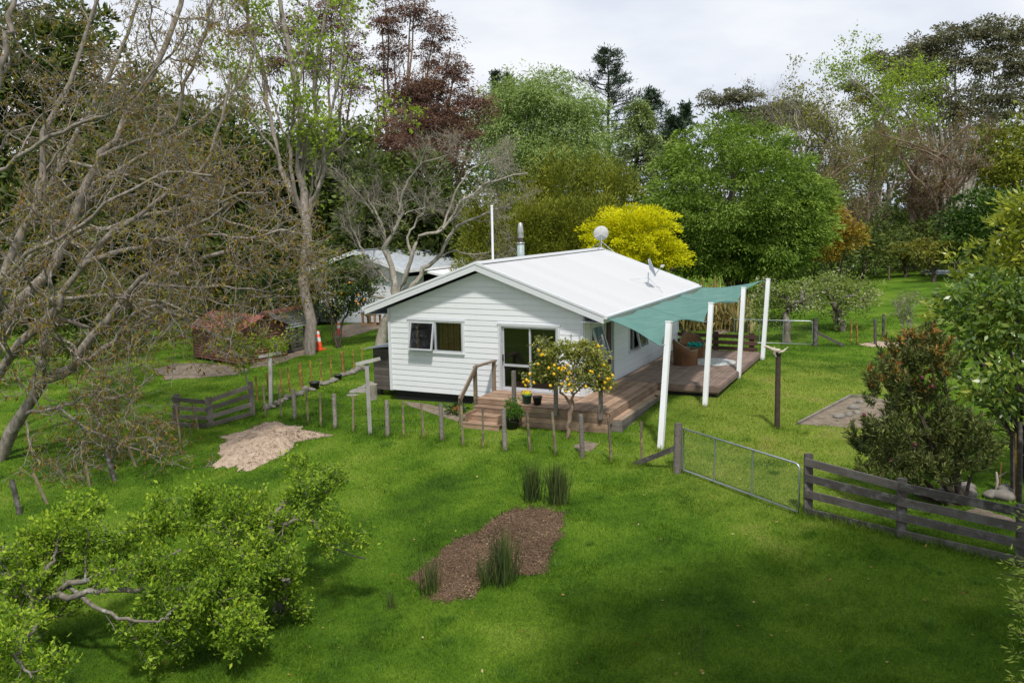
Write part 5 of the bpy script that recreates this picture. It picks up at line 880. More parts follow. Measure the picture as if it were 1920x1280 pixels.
# ------------------------------------------------------------------ left: big walnut, leafing tree, gnarled tree
def pxp(*q): return [at(u, v, t) for u, v, t in q]
wb0 = gp(-8, 905)
tw_ = .19
WL = [(10, .12, 1, 50, 1.5, 3.4, .44, 11, tw_*1.25, (0, 0, .02), 6), (7, .12, 1, 52, .8, 1.8, .55, 9, tw_*1.5, (0, 0, .02), 5), (5, .15, 1, 50, .35, .9, .62, 6, tw_*1.7, (0, 0, .02), 3)]
lw = [dict(lv=(-1,), per=4, spread=.06, size=(.07, .18), ratio=.30, mat=LF['walnut'], droop=.8, rand=.45, out=.3)]
twig_tree('huge pale-barked walnut with twisting branches at the left edge', wb0, [
 (pxp((-14, 935, 26.4), (10, 850, 26.3), (57, 753, 26), (101, 704, 25.5), (138, 680, 25.2), (190, 610, 25), (256, 529, 24.8), (330, 500, 24.5), (430, 470, 24.2)), .34, .06),
 (pxp((138, 680, 25.2), (200, 650, 25), (250, 590, 24.6), (300, 575, 24.2), (370, 610, 24), (440, 640, 23.8)), .15, .03),
 (pxp((45, 775, 26), (77, 771, 25.6), (122, 760, 25.2), (170, 740, 24.8), (227, 744, 24.4), (290, 700, 24)), .12, .02),
 (pxp((110, 762, 25.3), (162, 801, 24.8), (227, 830, 24.4), (300, 858, 24)), .07, .015),
 (pxp((50, 790, 26), (61, 850, 25.4), (110, 890, 25), (150, 935, 24.6)), .06, .012),
 (pxp((-30, 880, 26.6), (-25, 740, 27), (0, 614, 27), (81, 521, 27), (122, 460, 27), (150, 360, 27.2), (184, 296, 27.4), (206, 262, 27.6), (270, 161, 28), (320, 60, 28.5), (350, -60, 29)), .33, .07),
 (pxp((184, 296, 27.4), (244, 270, 27), (322, 240, 26.6), (350, 150, 26.4), (385, 60, 26.2), (400, -20, 26)), .14, .03),
 (pxp((-20, 860, 26.4), (-10, 720, 25.6), (45, 635, 25.3), (102, 578, 25), (126, 537, 25), (175, 484, 24.8), (260, 468, 24.6), (340, 440, 24.4), (430, 380, 24)), .27, .04),
 (pxp((150, 500, 24.9), (200, 450, 25), (262, 401, 25), (322, 356, 25), (375, 319, 25), (394, 285, 25), (420, 200, 25), (431, 140, 25)), .14, .03),
 (pxp((-30, 800, 27.2), (-20, 620, 28), (15, 472, 28), (49, 412, 28), (75, 356, 28), (77, 262, 28.3), (110, 200, 28.6), (150, 110, 29), (190, -20, 29)), .26, .06),
 (pxp((-60, 500, 27.2), (-20, 250, 27), (5, 110, 27), (18, 40, 27), (30, -40, 27)), .2, .07),
 (pxp((-10, 540, 26), (60, 470, 25.2), (130, 440, 24.6), (200, 380, 24.2), (300, 330, 24), (400, 330, 23.8)), .13, .03),
 (pxp((-20, 330, 26.6), (60, 280, 26), (150, 230, 25.6), (230, 200, 25.2), (300, 120, 25)), .12, .03),
 (pxp((256, 529, 24.8), (330, 540, 24.2), (420, 535, 23.8), (490, 545, 23.4)), .1, .02),
 (pxp((300, 452, 24.4), (400, 440, 24), (480, 445, 23.8), (560, 420, 23.6)), .09, .02)], WL, 'bark', lw, name='walnut_tree', rs=.6, rmin=.0085)
b2 = base_at(-60, 36); H2 = 15
twig_tree('second bare walnut behind the first at the left edge', b2, [(pxp((-60, 800, 36), (20, 500, 36), (120, 300, 36), (200, 150, 36), (260, 0, 36)), .3, .06), (pxp((-60, 700, 36), (60, 480, 35), (220, 420, 34.5), (380, 380, 34), (500, 360, 34)), .22, .04), (pxp((-40, 600, 36), (100, 560, 35), (260, 560, 34.5), (400, 600, 34)), .18, .03), (pxp((40, 420, 36), (200, 330, 35), (340, 250, 35), (460, 150, 35), (480, 60, 35)), .16, .04), (pxp((120, 300, 36), (300, 350, 35), (440, 420, 34), (580, 440, 33.6)), .12, .03)], WL, 'bark', lw, name='walnut_tree', rs=.6, rmin=.0085)
b3 = gp(582, 664); d3 = dep(b3)
lf3 = dict(lv=(-1,), per=4, spread=.14, size=(.12, .25), ratio=.6, mat=LF['fresh'], rand=.8, droop=.2)
twig_tree('tall tree with fresh yellow-green leaves above the garage', b3, [(px_path(d3, (582, 668, 0), (578, 600, 0), (571, 520, 0), (570, 420, 0), (562, 340, .3), (563, 250, .3), (553, 150, .5), (530, 40, 1), (520, -60, 1)), .36, .08), (px_path(d3, (571, 430, 0), (590, 370, 0), (606, 310, -.5), (645, 250, -1), (690, 215, -1.5)), .12, .03), (px_path(d3, (568, 400, 0), (535, 340, .5), (520, 280, .8), (500, 180, 1.2), (470, 60, 1.5), (455, -30, 1.5)), .2, .05), (px_path(d3, (564, 300, 0), (590, 220, .5), (595, 120, .5), (615, 20, 1), (620, -60, 1)), .16, .04), (px_path(d3, (553, 180, .5), (540, 100, 1), (500, 20, 1), (480, -40, 1)), .1, .03), (px_path(d3, (585, 380, 0), (605, 330, -.5), (612, 240, -.8), (640, 120, -1), (650, 20, -1), (655, -50, -1)), .12, .03), (px_path(d3, (568, 410, 0), (548, 330, -.5), (545, 220, -.8), (575, 90, -1), (580, -40, -1)), .12, .03), (px_path(d3, (526, 300, .8), (480, 240, .5), (440, 200, 0), (410, 120, 0)), .09, .02)],
 [(8, .3, 1, 36, 1.5, 3.2, .42, 8, .12, (0, 0, .1), 5), (6, .2, 1, 40, .7, 1.6, .5, 6, .16, (0, 0, .06), 4), (4, .15, 1, 42, .3, .8, .55, 4, .2, (0, 0, .04), 3)], 'bark', lf3, name='leafing_tree', rs=.78)
b4 = gp(712, 646); d4 = dep(b4)
WG = [(7, .5, 1, 44, 1.1, 2.4, .45, 9, .17, (0, 0, .09), 5), (7, .15, 1, 46, .5, 1.2, .5, 7, .22, (0, 0, .03), 4), (6, .15, 1, 46, .3, .75, .6, 4, .26, (0, 0, .03), 3)]
twig_tree('gnarled bare grey tree behind the left cottage eave', b4, [(px_path(d4, (712, 650, 0), (722, 610, 0), (737, 570, 0), (742, 545, 0), (733, 500, 0), (726, 460, 0), (745, 430, -.3), (748, 380, -.3)), .42, .06), (px_path(d4, (738, 560, 0), (760, 520, -.2), (775, 470, -.3), (790, 445, -.5), (830, 430, -.6), (870, 375, -.8), (920, 340, -1), (990, 325, -1)), .2, .03), (px_path(d4, (748, 400, -.3), (760, 350, -.5), (790, 310, -.8), (840, 290, -1)), .1, .02), (px_path(d4, (830, 430, -.6), (850, 370, -.2), (880, 320, .2), (930, 300, .4)), .1, .02), (px_path(d4, (700, 400, 0), (670, 360, .4), (640, 330, .8), (620, 310, 1)), .08, .02), (px_path(d4, (740, 555, 0), (775, 535, .3), (790, 505, .3), (815, 490, .3), (840, 450, 0), (860, 420, 0), (905, 400, 0), (960, 390, 0)), .22, .04), (px_path(d4, (728, 530, 0), (705, 505, .2), (690, 500, .2), (680, 470, .2), (660, 430, .3), (650, 380, .3)), .13, .03), (px_path(d4, (726, 460, 0), (715, 420, 0), (700, 390, 0), (680, 340, 0)), .12, .03), (px_path(d4, (772, 480, -.3), (765, 440, 0), (790, 400, 0), (800, 350, 0)), .12, .03), (px_path(d4, (815, 490, .3), (850, 470, .5), (880, 478, .5), (930, 470, .5)), .08, .02), (px_path(d4, (735, 560, 0), (700, 555, -.3), (692, 545, -.3), (697, 520, -.3)), .1, .05)], WG, 'barkg', dict(per=1, spread=.04, size=(.04, .1), ratio=.4, mat=LF['walnut']), name='gnarled_tree', rs=.6, rmin=.007)
# citrus trees near the garage, sapling, hedge bushes
b = gp(637, 652); d0 = dep(b); rt = orchard('multi-stemmed orange tree in front of the garage wall', [(px_path(d0, (634, 654, 0), (622, 615, 0), (621, 590, 0), (615, 560, 0)), .06, .03), (px_path(d0, (637, 654, 0), (640, 610, 0), (650, 590, 0), (665, 560, 0)), .06, .03), (px_path(d0, (636, 654, 0), (630, 610, .2), (632, 580, .2), (640, 540, .2)), .05, .03)], [(640, 535, d0, 46, 34), (615, 560, d0, 28, 32), (675, 550, d0, 30, 34), (660, 510, d0, 40, 26), (625, 510, d0, 34, 24), (695, 530, d0, 24, 24)], 360, 'citrus', (.10, .18), .5, 'barkd', .35, 18, 'orange_tree')
for u, v in ((672, 553), (683, 562), (668, 565), (640, 550), (655, 530), (672, 570)): MB().lathe([(0, -.05), (.04, -.03), (.052, 0), (.04, .03), (0, .05)], at(u, v, d0-1.), 10).build('orange', M['orange'], rt)
b = gp(512, 668); d0 = dep(b)+1; orchard('dark leafy citrus tree beside the red hut', [(px_path(d0, (512, 672, 0), (512, 620, 0), (505, 580, 0)), .07, .04), (px_path(d0, (512, 620, 0), (530, 590, 0), (540, 560, 0)), .05, .03)], [(500, 550, d0, 46, 40), (540, 570, d0, 34, 36), (460, 560, d0, 28, 34), (480, 590, d0, 30, 26), (520, 520, d0, 40, 26), (550, 530, d0, 26, 24)], 380, 'citrus', (.10, .2), .5, 'barkd', .35, 18, 'citrus_tree')
b = gp(466, 760); d0 = dep(b); orchard('thin young sapling leaning over the rail fence post', [(px_path(d0, (470, 765, 0), (463, 715, 0), (456, 685, 0), (450, 660, 0)), .03, .015), (px_path(d0, (456, 690, 0), (475, 655, -.2), (500, 640, -.3), (530, 645, -.4)), .02, .008), (px_path(d0, (452, 670, 0), (440, 650, 0), (430, 635, 0)), .015, .006)], [(455, 655, d0, 18, 16), (500, 643, d0-.3, 26, 7), (440, 640, d0, 18, 12), (525, 650, d0-.4, 14, 6), (450, 690, d0, 10, 14)], 60, 'fresh', (.09, .18), .35, 'barkg', .14, 14, 'sapling')
bt('dark low bush at the far left under the walnut', (200, 46), [(180, 560, 46, 60, 40), (240, 590, 46, 60, 36), (300, 560, 46, 50, 40), (100, 590, 45, 60, 40), (30, 600, 44, 60, 50), (230, 640, 42, 40, 20), (160, 650, 40, 50, 20)], 420, .6, 20, (.2, .36), .4, LF['dark'], 'barkd', .1, name='bush', cat='shrub', limbs=3)
# ------------------------------------------------------------------ front: plum trees
def atH(u, v, h):
    r = ray(u, v); t = 6.
    for _ in range(300):
        p = CAM+r*t
        if p[2]-h-G(p[0], p[1]) < .01: break
        t += max(.01, (p[2]-h-G(p[0], p[1]))*.8)
    return Vector(CAM+r*t)
def hp_(*q): return [atH(u, v, h) for u, v, h in q]
PL = [(8, .2, 1, 58, .4, 1.0, .38, 8, .2, (0, 0, .05), 5), (6, .1, 1, 50, .22, .5, .5, 6, .2, (0, 0, .10), 4), (3, .2, 1, 45, .12, .3, .6, 4, .2, (0, 0, .10), 3)]
lpl = [dict(lv=(-1, -2), per=19, spread=.055, size=(.04, .10), ratio=.48, mat=LF['plum'], rand=.6, out=.5, droop=-.15, t0=.05)]
b = gp(72, 1200); twig_tree('spreading lichened plum tree in the lower left corner', b, [([b-Vector((0, 0, .1)), b+Vector((0, 0, .5)), atH(75, 1130, 1.0), atH(80, 1080, 1.3)], .13, .09), (hp_((75, 1130, 1.0), (140, 1090, 1.3), (250, 1060, 1.5), (340, 1030, 1.6)), .08, .02), (hp_((75, 1130, 1.0), (20, 1080, 1.4), (-40, 1050, 1.6)), .07, .02), (hp_((80, 1090, 1.2), (150, 1040, 1.6), (230, 1000, 1.8), (280, 985, 1.9)), .07, .02), (hp_((70, 1140, .9), (60, 1180, 1.1), (30, 1230, 1.2), (60, 1270, 1.3)), .06, .015), (hp_((80, 1120, 1.1), (180, 1110, 1.3), (300, 1105, 1.3), (405, 1107, 1.3)), .08, .02), (hp_((130, 1100, 1.2), (200, 1150, 1.2), (290, 1165, 1.1), (320, 1150, 1.1)), .05, .012), (hp_((60, 1110, 1.3), (100, 1050, 1.7), (110, 1000, 2.0)), .05, .015)], PL, 'barkl', lpl, name='plum_tree', rs=.75)
b = gp(527, 1140); twig_tree('low lichened plum tree with an arching bare limb', b, [([b-Vector((0, 0, .1)), atH(524, 1115, .5), atH(510, 1070, 1.0)], .11, .08), (hp_((524, 1115, .5), (470, 1060, 1.1), (420, 1000, 1.5), (370, 975, 1.6)), .08, .02), (hp_((510, 1075, .9), (500, 1020, 1.3), (520, 985, 1.5), (545, 978, 1.6), (566, 972, 1.6), (588, 978, 1.55), (602, 998, 1.4), (612, 1020, 1.25), (640, 1034, 1.0), (686, 1047, .8)), .06, .012), (hp_((505, 1010, 1.4), (520, 960, 1.7), (560, 925, 1.8), (620, 920, 1.8)), .06, .015), (hp_((515, 1090, .8), (460, 1100, 1.0), (400, 1105, 1.1), (350, 1110, 1.1)), .07, .02), (hp_((510, 1060, 1.0), (450, 1020, 1.4), (440, 970, 1.7), (400, 940, 1.8)), .06, .015), (hp_((520, 1100, .7), (540, 1090, 1.0), (480, 1070, 1.2)), .05, .015), (hp_((500, 1100, .7), (420, 1130, .9), (400, 1160, .8), (440, 1180, .7)), .04, .012)], PL, 'barkl', lpl, name='plum_tree', rs=.75)
# ------------------------------------------------------------------ lemon tree, pots
b = gp(1064, 822); d0 = dep(b); lt = thing('lemon_tree', 'small lemon tree laden with yellow fruit before the deck', 'tree', b)
st = [(px_path(d0, (1063, 826, 0), (1065, 800, 0), (1069, 765, 0), (1072, 752, 0)), .075, .06), (px_path(d0, (1070, 757, 0), (1058, 742, 0), (1048, 725, 0), (1043, 700, 0), (1035, 672, 0)), .05, .02), (px_path(d0, (1070, 757, 0), (1074, 735, -.1), (1077, 720, -.1), (1074, 690, -.1), (1085, 660, -.1)), .05, .02), (px_path(d0, (1075, 740, 0), (1090, 728, -.2), (1105, 718, -.3), (1125, 712, -.3)), .03, .012), (px_path(d0, (1048, 722, 0), (1020, 710, .1), (1000, 712, .1)), .025, .01), (px_path(d0, (1074, 700, 0), (1100, 680, .2), (1125, 660, .2)), .03, .012), (px_path(d0, (1045, 705, 0), (1025, 670, 0), (1015, 650, 0)), .025, .01)]
P, r0, r1 = trunk_parts(lt, st, 8, 12, 'trunk', 'barkb', .8); Q, q0, q1 = spawn(P[1:], r0[1:], r1[1:], 8, .35, 1, 48, .25, .6, .5, 6, .2, (0, 0, .03)); Q2, a0, a1 = spawn(Q, q0, q1, 4, .2, 1, 45, .12, .3, .5, 4, .22, (0, 0, .02)); v_, f_ = join([tubes(Q, np.maximum(q0, .006), np.maximum(q1, .004), 4), tubes(Q2, np.maximum(a0, .004), np.maximum(a1, .003), 3)]); link('branches', mesh_np(v_, f_, True), M['barkg'], lt)['kind'] = 'stuff'
P1, D1 = blob_leaves(px_blobs([(1025, 665, d0, 22, 18), (1015, 700, d0, 16, 18), (1045, 690, d0, 20, 22), (1085, 668, d0, 26, 22), (1115, 680, d0, 20, 26), (1060, 655, d0, 26, 12), (1110, 715, d0, 24, 16), (1140, 718, d0, 20, 12), (1075, 715, d0, 22, 14), (1130, 700, d0, 16, 18), (1040, 715, d0, 14, 12), (1095, 648, d0, 14, 12), (1120, 650, d0, 8, 12), (1100, 700, d0+.3, 20, 20)]), 300, .15, 18, shell=2, rough=.3); P2, D2 = tip_leaves([Q2], 5, .04, .3, .7, .2); add_leaves(lt, np.concatenate([P1, P2]), np.concatenate([D1, D2]), (.065, .12), .5, LF['lemonl'])
lm = MB().lathe([(0, -.052), (.012, -.046), (.032, -.028), (.038, 0), (.032, .028), (.012, .046), (.004, .056), (0, .058)], n=10).mesh(); lm.materials.append(M['lemon'])
LP = [(915, 690), (945, 680), (870, 820), (1320, 840), (1240, 870), (1180, 885), (1225, 910), (1275, 885), (1345, 950), (1110, 970), (1305, 1050), (650, 1090), (730, 1085), (700, 1060), (810, 1100), (685, 1140), (1055, 1145), (1235, 1120), (1290, 1235), (1370, 1220), (1780, 560), (1860, 835), (1685, 940), (1870, 1100), (1915, 1045), (1030, 880), (1115, 840), (880, 620), (745, 970), (1335, 1130), (1660, 930), (1770, 545), (1330, 965)]
LQ = [(900+x/8, 580+y/8) for x, y in LP]+[(1080+x/8, 650+y/8) for x, y in ((550, 430), (500, 480), (485, 505), (435, 540), (520, 620), (345, 440), (150, 600), (420, 625))]
for u, v in LQ:
    o = bpy.data.objects.new('lemon', lm); COL.objects.link(o); o.matrix_basis = Matrix.Translation(at(u, v, d0-.42+random.uniform(-.08, .08))) @ Matrix.Rotation(random.uniform(0, .9), 4, 'X') @ Matrix.Rotation(random.uniform(-.6, .6), 4, 'Y') @ Matrix.Diagonal((.98, .98, .98, 1)); par(o, lt)
gpn = pot((-1.13, -1.50, .0), .145, .27, M['greenpot'], 'green plastic pot with yellow flowers at the deck edge'); P, D = blob_leaves([(Vector((-1.13, -1.5, .29)), .11, .05)], 14, .05, 8); add_leaves(gpn, P, D, (.04, .07), .7, LF['purple'], 'flowers')
pot((-.80, -1.52, .0), .135, .24, M['blackpot'], 'black plastic pot right of the green one'); pot((-1.28, -1.22, .0), .13, .30, M['terracotta'], 'terracotta pot half hidden behind the deck post')
b = gp(961, 803); bp_ = pot(tuple(b), .21, .34, M['blackpot'], 'large black pot with a bushy green shrub on the grass'); P, D = blob_leaves([(b+Vector((0, 0, .55)), .22, .22), (b+Vector((.05, -.02, .42)), .22, .14)], 60, .1, 16, lift=.3); add_leaves(bp_, P, D, (.06, .12), .3, LF['weed'], 'shrub')
b = gp(856, 776); fp_ = thing('flowering_plant', 'low plant with orange flowers left of the steps', 'plant', b); P, D = blob_leaves([(b+Vector((0, 0, .12)), .25, .14)], 30, .09, 12, lift=.3); add_leaves(fp_, P, D, (.07, .13), .5, LF['citrus'], 'leaves'); P, D = blob_leaves([(b+Vector((.08, -.06, .2)), .1, .05)], 8, .03, 8); add_leaves(fp_, P, D, (.04, .06), .8, LF['tip'], 'flowers')
# ------------------------------------------------------------------ right: protea, broad-leaved trees, frond, shade tree
b = gp(1800, 945); d0 = dep(b)
pb = [(1690, 690, 44, 46), (1740, 660, 42, 32), (1660, 740, 34, 46), (1720, 770, 50, 46), (1670, 830, 50, 42), (1740, 840, 46, 40), (1800, 820, 48, 42), (1830, 860, 34, 34), (1770, 700, 18, 36), (1640, 860, 28, 26), (1700, 880, 44, 18), (1780, 880, 40, 18), (1660, 890, 40, 16), (1730, 895, 50, 18), (1620, 830, 22, 26)]
pro = thing('protea_bush', 'tall protea bush with reddish shoots behind the dark rail fence', 'shrub', b); st = []
for k, (u, v, rx, rz) in enumerate(pb): c = at(u, v, d0+random.uniform(-.5, .3)); m_ = b.lerp(c, .45); st.append(([b+Vector((.05*(k % 3), 0, -.1)), m_+Vector((0, 0, -.15)), c], .06, .015))
P, r0, r1 = trunk_parts(pro, st, 7, 10, 'trunk', 'barkd'); B = [(at(u, v, d0+random.uniform(-.4, .4)), rx*d0/FPX, rz*d0/FPX) for u, v, rx, rz in pb]; cc = []
w_ = np.array([k[1]*k[1]*k[2] for k in B])**(2/3); LPp, LDd, TPp, TDd = [], [], [], []
for (c, rx, rz), n in zip(B, (640*w_/w_.sum()).astype(int)):
    d = nrm(rng.normal(size=(n, 3))+np.array([0, -.2, .25])); C_ = np.array(tuple(c))+d*(rng.random(n)**.4)[:, None]*np.array([rx, rx, rz]); ax = nrm(d*.5+np.array([0, 0, .9])+rng.normal(0, .25, d.shape))
    hi = (C_[:, 2] > at(1700, 745, d0).z-rng.random(n)*.35) & (rng.random(n) < .45)
    for Cq, aq, P_, D_, per, ln in ((C_, ax, LPp, LDd, 38, .26), (C_[hi]+ax[hi]*.1, ax[hi], TPp, TDd, 22, .15)):
        t = rng.random((len(Cq), per)); P_.append((Cq[:, None]+aq[:, None]*(t[:, :, None]*ln)).reshape(-1, 3)); D_.append((aq[:, None]*.75+rng.normal(0, .45, (len(Cq), per, 3))).reshape(-1, 3))
add_leaves(pro, np.concatenate(LPp), np.concatenate(LDd), (.10, .17), .17, LF['protea']); add_leaves(pro, np.concatenate(TPp), np.concatenate(TDd), (.08, .14), .19, LF['tip'], 'new_growth')
flm = NT('protea_bloom'); flm.col((.09, .012, .025)); flm.set(Roughness=.7)
for u, v in ((1748, 725), (1620, 778), (1729, 708), (1670, 863), (1686, 850), (1716, 834)): MB().lathe([(0, -.04), (.03, -.025), (.036, 0), (.025, .04), (0, .045)], at(u, v, d0-.6), 12).build('flower', flm.m, pro)
def broad(label, b, blobs, clumps, mat, size, ratio, r, stems_n=6, cr=.3, per=13, droop=.35, lift=0., name='broadleaf_tree'):
    root = thing(name, label, 'tree', b); B = px_blobs(blobs); st = []
    for k, (c, rx, rz) in enumerate(B): m_ = b.lerp(c, .5); m_.x = b.x*.65+c.x*.35; m_.y = b.y*.65+c.y*.35; st.append(([b-Vector((0, 0, .1)), b.lerp(m_, .6), m_, c], r*(1 if k == 0 else .7), r*.15))
    P, r0, r1 = trunk_parts(root, st, 8, 12, 'trunk', 'barkd'); Q, q0, q1 = spawn(P, r0, r1, 8, .45, 1, 45, .4, .9, .4, 6, .18, (0, 0, .03)); v_, f_ = tubes(Q, np.maximum(q0, .008), np.maximum(q1, .005), 4); link('branches', mesh_np(v_, f_, True), M['barkd'], root)['kind'] = 'stuff'
    P1, D1 = blob_leaves(B, clumps, cr, per, shell=2.2, droop=droop, lift=lift, rough=.3, flat=.7); add_leaves(root, P1, D1, size, ratio, LF[mat], fold=.1); return root
b = gp(1935, 905); d0 = dep(b)
broad('broad-leaved green tree overhanging the right edge', b, [(1880, 620, d0, 60, 50), (1830, 640, d0, 44, 34), (1900, 700, d0-1, 50, 44), (1830, 590, d0+.5, 50, 36), (1790, 610, d0+.5, 34, 34), (1900, 560, d0, 50, 44), (1850, 540, d0+.5, 40, 30), (1780, 680, d0+.3, 40, 16), (1840, 740, d0-.5, 50, 26), (1890, 770, d0-.8, 40, 26), (1960, 600, d0, 80, 90), (1960, 740, d0, 60, 60), (1790, 560, d0+1, 30, 24)], 430, 'magn', (.12, .22), .42, .11)
b = gp(1990, 850); d0 = dep(b)
broad('tall yellow-green broad-leaved tree at the right edge', b, [(1905, 400, d0, 30, 34), (1885, 440, d0, 24, 30), (1910, 480, d0, 34, 30), (1870, 500, d0, 30, 24), (1960, 420, d0, 50, 60), (1805, 525, d0+.5, 16, 14), (1765, 585, d0+.8, 18, 18), (1738, 605, d0+1, 12, 16), (1790, 490, d0+1, 8, 12), (1950, 520, d0, 50, 50), (1850, 470, d0+.5, 16, 12)], 190, 'magy', (.14, .26), .36, .10, lift=.35, droop=.15)
b = onG(12.4, -11.6); d0 = 11.
fr = thing('golden_conifer', 'golden conifer whose frond tips enter at the lower right edge', 'shrub', b); c = at(1925, 1120, 10.8); S = np.array([tuple(b+Vector((0, 0, .3+.12*k))) for k in range(16)]); D = np.array([((c.x-b.x)*random.uniform(.5, 1.3), (c.y-b.y)+random.uniform(-1.2, 1.2), .5) for k in range(16)]); Q = grow(S, D, np.full(16, (c-b).length*.95), 8, .06, (0, 0, -.02)); S0 = np.array([[tuple(b.lerp(at(1893, 1118, 10.8), k/7)+Vector((0, 0, .25*math.sin(k/7*3)))) for k in range(8)]]); Q = np.concatenate([Q, S0]); trunk_parts(fr, [([b, b+Vector((0, 0, 1)), b+Vector((0, 0, 2.4))], .1, .03)], 8, 8, 'trunk', 'barkd'); V, F = tubes(Q, np.full(len(Q), .02), np.full(len(Q), .005), 4); link('branches', mesh_np(V, F, True), M['barkd'], fr); P, D = tip_leaves([Q], 160, .05, .7, .5, .1, .3); add_leaves(fr, P, D, (.06, .12), .2, LF['frond'])
def shade_tree(x, y, H, cr_, lb, n=260):
    b = onG(x, y); root = thing('shade_tree', lb, 'tree', b); B = [(b+Vector((math.cos(k*1.9)*cr_*.45, math.sin(k*1.9)*cr_*.45, H*(.55+.1*(k % 4)))), cr_*.62, cr_*.5) for k in range(6)]; trunk_parts(root, [([b-Vector((0, 0, .1)), b+Vector((0, 0, H*.4)), k[0]], .2, .04) for k in B], 8, 10, 'trunk', 'barkd'); P, D = blob_leaves(B, n, .6, 20, shell=2.2); add_leaves(root, P, D, (.25, .4), .5, LF['magn'])
shade_tree(15.6, -19.2, 26., 6.0, 'tall leafy tree just outside the right edge of the view', 2400); shade_tree(20.5, -16.5, 24., 5.5, 'second tall leafy tree outside the right edge of the view', 1800)
# ------------------------------------------------------------------ rushes, tufts, fallen leaves, grass
for u, v, n, h, sp_, lb in ((998, 937, 260, .95, .13, 'left of the two dark upright rush clumps above the mulch'), (1046, 943, 360, 1.0, .16, 'right of the two dark upright rush clumps above the mulch'), (808, 1112, 120, .8, .16, 'thin rush clump at the left tip of the mulch'), (948, 1092, 170, 1.05, .2, 'tallest rush clump in the mulch front edge'), (912, 1095, 120, .7, .3, 'low dark rush clump beside the tallest one'), (735, 1140, 60, .45, .22, 'small rush tuft left of the mulch on the grass'), (1305, 1240, 14, .7, .12, 'few thin rush stems alone on the lower lawn')):
    p = gp(u, v); o = thing('rush_clump', lb, 'rush', p, 'rush clumps on the front lawn'); straps(o, p, n, h, sp_, M['rush'], .008, 'stems', .15)
n = 170; fl_u = rng.uniform(300, 1900, n); fl_v = rng.uniform(790, 1275, n); P = np.array([tuple(gp(a, c)+Vector((0, 0, .035))) for a, c in zip(fl_u, fl_v)]); D = rng.normal(size=(n, 3))*np.array([1, 1, .15]); o = link('fallen_leaves', leaf_mesh(P, D, (.04, .085), .45), LF['dryleaf']); tag(o, 'scattered pale fallen leaves on the lawn', kind='stuff')
def scatter_in(E, n, zoff, size, ratio, mat, name, label, spill=1.06, flatn=.35):
    c = E.mean(0); k = rng.integers(0, len(E), n); q = c+(E[k]-c)*(np.sqrt(rng.random(n))*spill)[:, None]; r = np.sqrt(((q-c)**2).sum(1)/np.maximum(((E[k]-c)**2).sum(1), 1e-6)); z = G(q[:, 0], q[:, 1])+.012+zoff*(1-np.minimum(r, 1)**2.2)+.02*rng.random(n)
    o = link(name, leaf_mesh(np.c_[q, z], rng.normal(size=(n, 3))*np.array([1, 1, flatn]), size, ratio, .3), mat); tag(o, label, kind='stuff')
M['chip'] = m_leaf('bark_chip', [(.035, .023, .013), (.098, .064, .036), (.17, .115, .066), (.28, .20, .12)], .0, gain=1.); M['clod'] = m_leaf('soil_clod', [(.12, .085, .06), (.3, .22, .165), (.44, .35, .28)], .0, gain=1.)
scatter_in(PATCHES[0], 14000, .16, (.015, .055), .35, M['chip'], 'bark_chips', 'loose bark chips strewn over the mulch bed')
scatter_in(PATCHES[1], 2600, .28, (.012, .045), .7, M['clod'], 'soil_crumbs', 'loose crumbs of sandy soil over the pale mound')
def inside(P, E):
    x, y = P[:, 0], P[:, 1]; c = np.zeros(len(P), bool); j = len(E)-1
    for i in range(len(E)):
        a, b = E[i], E[j]; k = ((a[1] > y) != (b[1] > y)) & (x < (b[0]-a[0])*(y-a[1])/(b[1]-a[1]+1e-12)+a[0]); c ^= k; j = i
    return c
def grass(n, r0, r1, a0, a1, h0, h1, wd, name, label, mat, clumpy=None):
    th = rng.uniform(a0, a1, n); r = r0*(r1/r0)**rng.random(n); P = np.c_[CAM[0]+r*np.sin(th), CAM[1]+r*np.cos(th)]
    if clumpy is not None: P = P[clumpy(P)]; 
    k = ~((P[:, 0] > -6.8) & (P[:, 0] < 0.05) & (P[:, 1] > -.05) & (P[:, 1] < 10.4)) & ~((P[:, 0] > -2.85) & (P[:, 0] < 1.7) & (P[:, 1] > -1.8) & (P[:, 1] < 2.7)) & ~((P[:, 0] > -2.8) & (P[:, 0] < -1.6) & (P[:, 1] > -2.45) & (P[:, 1] < 0)) & ~((P[:, 0] > 0) & (P[:, 0] < 3.3) & (P[:, 1] > 2.6) & (P[:, 1] < 10))
    P = P[k]
    for E in PATCHES:
        bb = (P[:, 0] > E[:, 0].min()) & (P[:, 0] < E[:, 0].max()) & (P[:, 1] > E[:, 1].min()) & (P[:, 1] < E[:, 1].max()); idx = np.where(bb)[0]
        if len(idx): q = P[idx]; ins = inside(q, E) & (rng.random(len(idx)) < .985) & ~((np.sin(q[:, 0]*5.1+2*np.sin(q[:, 1]*3.3))*np.sin(q[:, 1]*6.2+1.7*np.sin(q[:, 0]*4.)) > .72) & (rng.random(len(idx)) < .6)); keep = np.ones(len(P), bool); keep[idx[ins]] = False; P = P[keep]
    m = len(P); z = G(P[:, 0], P[:, 1]); d = np.hypot(P[:, 0]-CAM[0], P[:, 1]-CAM[1]); hh_ = (h0+(h1-h0)*rng.random(m)**1.5); a = rng.random(m)*6.283; s = np.c_[np.cos(a), np.sin(a), np.zeros(m)]*(wd*np.maximum(1, d/13))[:, None]; lean = rng.normal(0, .45, (m, 2))
    B = np.c_[P, z-.005]; T = B+np.c_[lean*hh_[:, None], hh_]; V = np.stack([B-s, B+s, T], 1).reshape(-1, 3)
    o = link(name, mesh_np(V, np.arange(3*m).reshape(-1, 3), False, np.repeat(rng.random(m), 3)), mat); tag(o, label, kind='stuff')
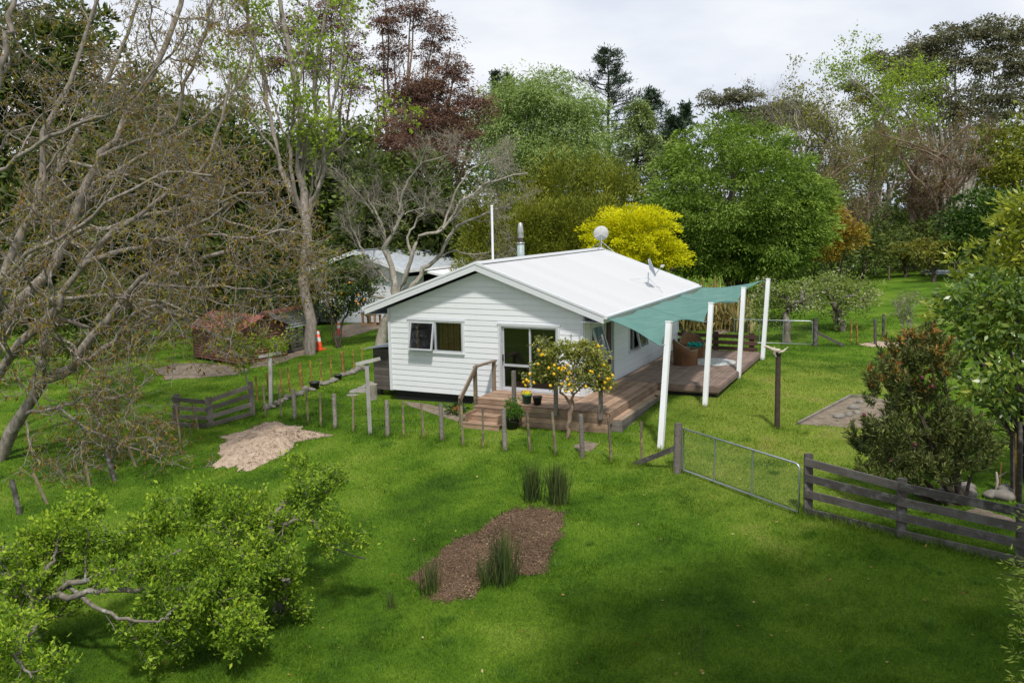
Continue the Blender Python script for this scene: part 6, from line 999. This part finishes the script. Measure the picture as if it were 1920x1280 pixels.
grass(620000, 9.5, 48, R_(-64), R_(14), .025, .075, .0055, 'grass', 'short mown lawn grass blades', M['blade'])
def cl(P):
    f = np.sin(P[:, 0]*1.9+2*np.sin(P[:, 1]*.9))*np.sin(P[:, 1]*2.3+1.5*np.sin(P[:, 0]*.7))+.5*np.sin(P[:, 0]*4.1)*np.sin(P[:, 1]*4.7); return f > .55
grass(230000, 9.5, 34, R_(-64), R_(14), .05, .13, .006, 'grass', 'longer lush grass tufts in the lawn', M['blade'], cl)
WC = np.array([tuple(gp(a, c))[:2] for a, c in zip(rng.uniform(380, 1900, 60), rng.uniform(800, 1270, 60))]); WR = rng.uniform(.05, .2, 60)**1.1
def wc(P): 
    k = np.zeros(len(P), bool)
    for c, r in zip(WC, WR): k |= ((P-c)**2).sum(1) < (r*(.35+.9*rng.random(len(P))**2))**2
    return k
grass(900000, 9.5, 26, R_(-64), R_(14), .05, .13, .006, 'grass', 'lush weedy tufts dotted over the lawn', LF['weed'], wc)
FB = np.array([tuple(gp(u, v))[:2] for u, v in [(498, 782), (528, 783), (553, 786), (578, 795), (602, 799), (629, 803), (663, 810), (694, 814), (727, 818), (757, 820), (794, 821), (829, 826), (868, 835), (906, 838), (947, 844), (994, 848), (1042, 853), (1092, 857), (1146, 867), (1204, 873), (1270, 885), (1190, 872), (1238, 841), (1321, 761), (1384, 710), (1429, 675), (1457, 803), (1064, 822), (330, 800), (396, 800), (474, 780), (430, 790), (362, 798), (508, 763), (998, 937), (1046, 943), (808, 1112), (948, 1092), (912, 1095)]]+[tuple(gp(1505+(1917-1505)*k/30, 964+(1056-964)*k/30))[:2] for k in range(31)])
def tufts(n, label):
    k = rng.integers(0, len(FB), n); P = FB[k]+rng.normal(0, .10, (n, 2)); z = G(P[:, 0], P[:, 1]); h = .06+.16*rng.random(n)**2; a = rng.random(n)*6.283; s_ = np.c_[np.cos(a), np.sin(a), np.zeros(n)]*.006; B = np.c_[P, z-.005]; T = B+np.c_[rng.normal(0, .4, (n, 2))*h[:, None], h]
    o = link('grass', mesh_np(np.stack([B-s_, B+s_, T], 1).reshape(-1, 3), np.arange(3*n).reshape(-1, 3), False, np.repeat(rng.random(n), 3)), M['blade']); tag(o, label, kind='stuff')
tufts(14000, 'longer unmown grass round the foot of posts and rails')
print('tris', sum(len(m.polygons)*2 for m in bpy.data.meshes))
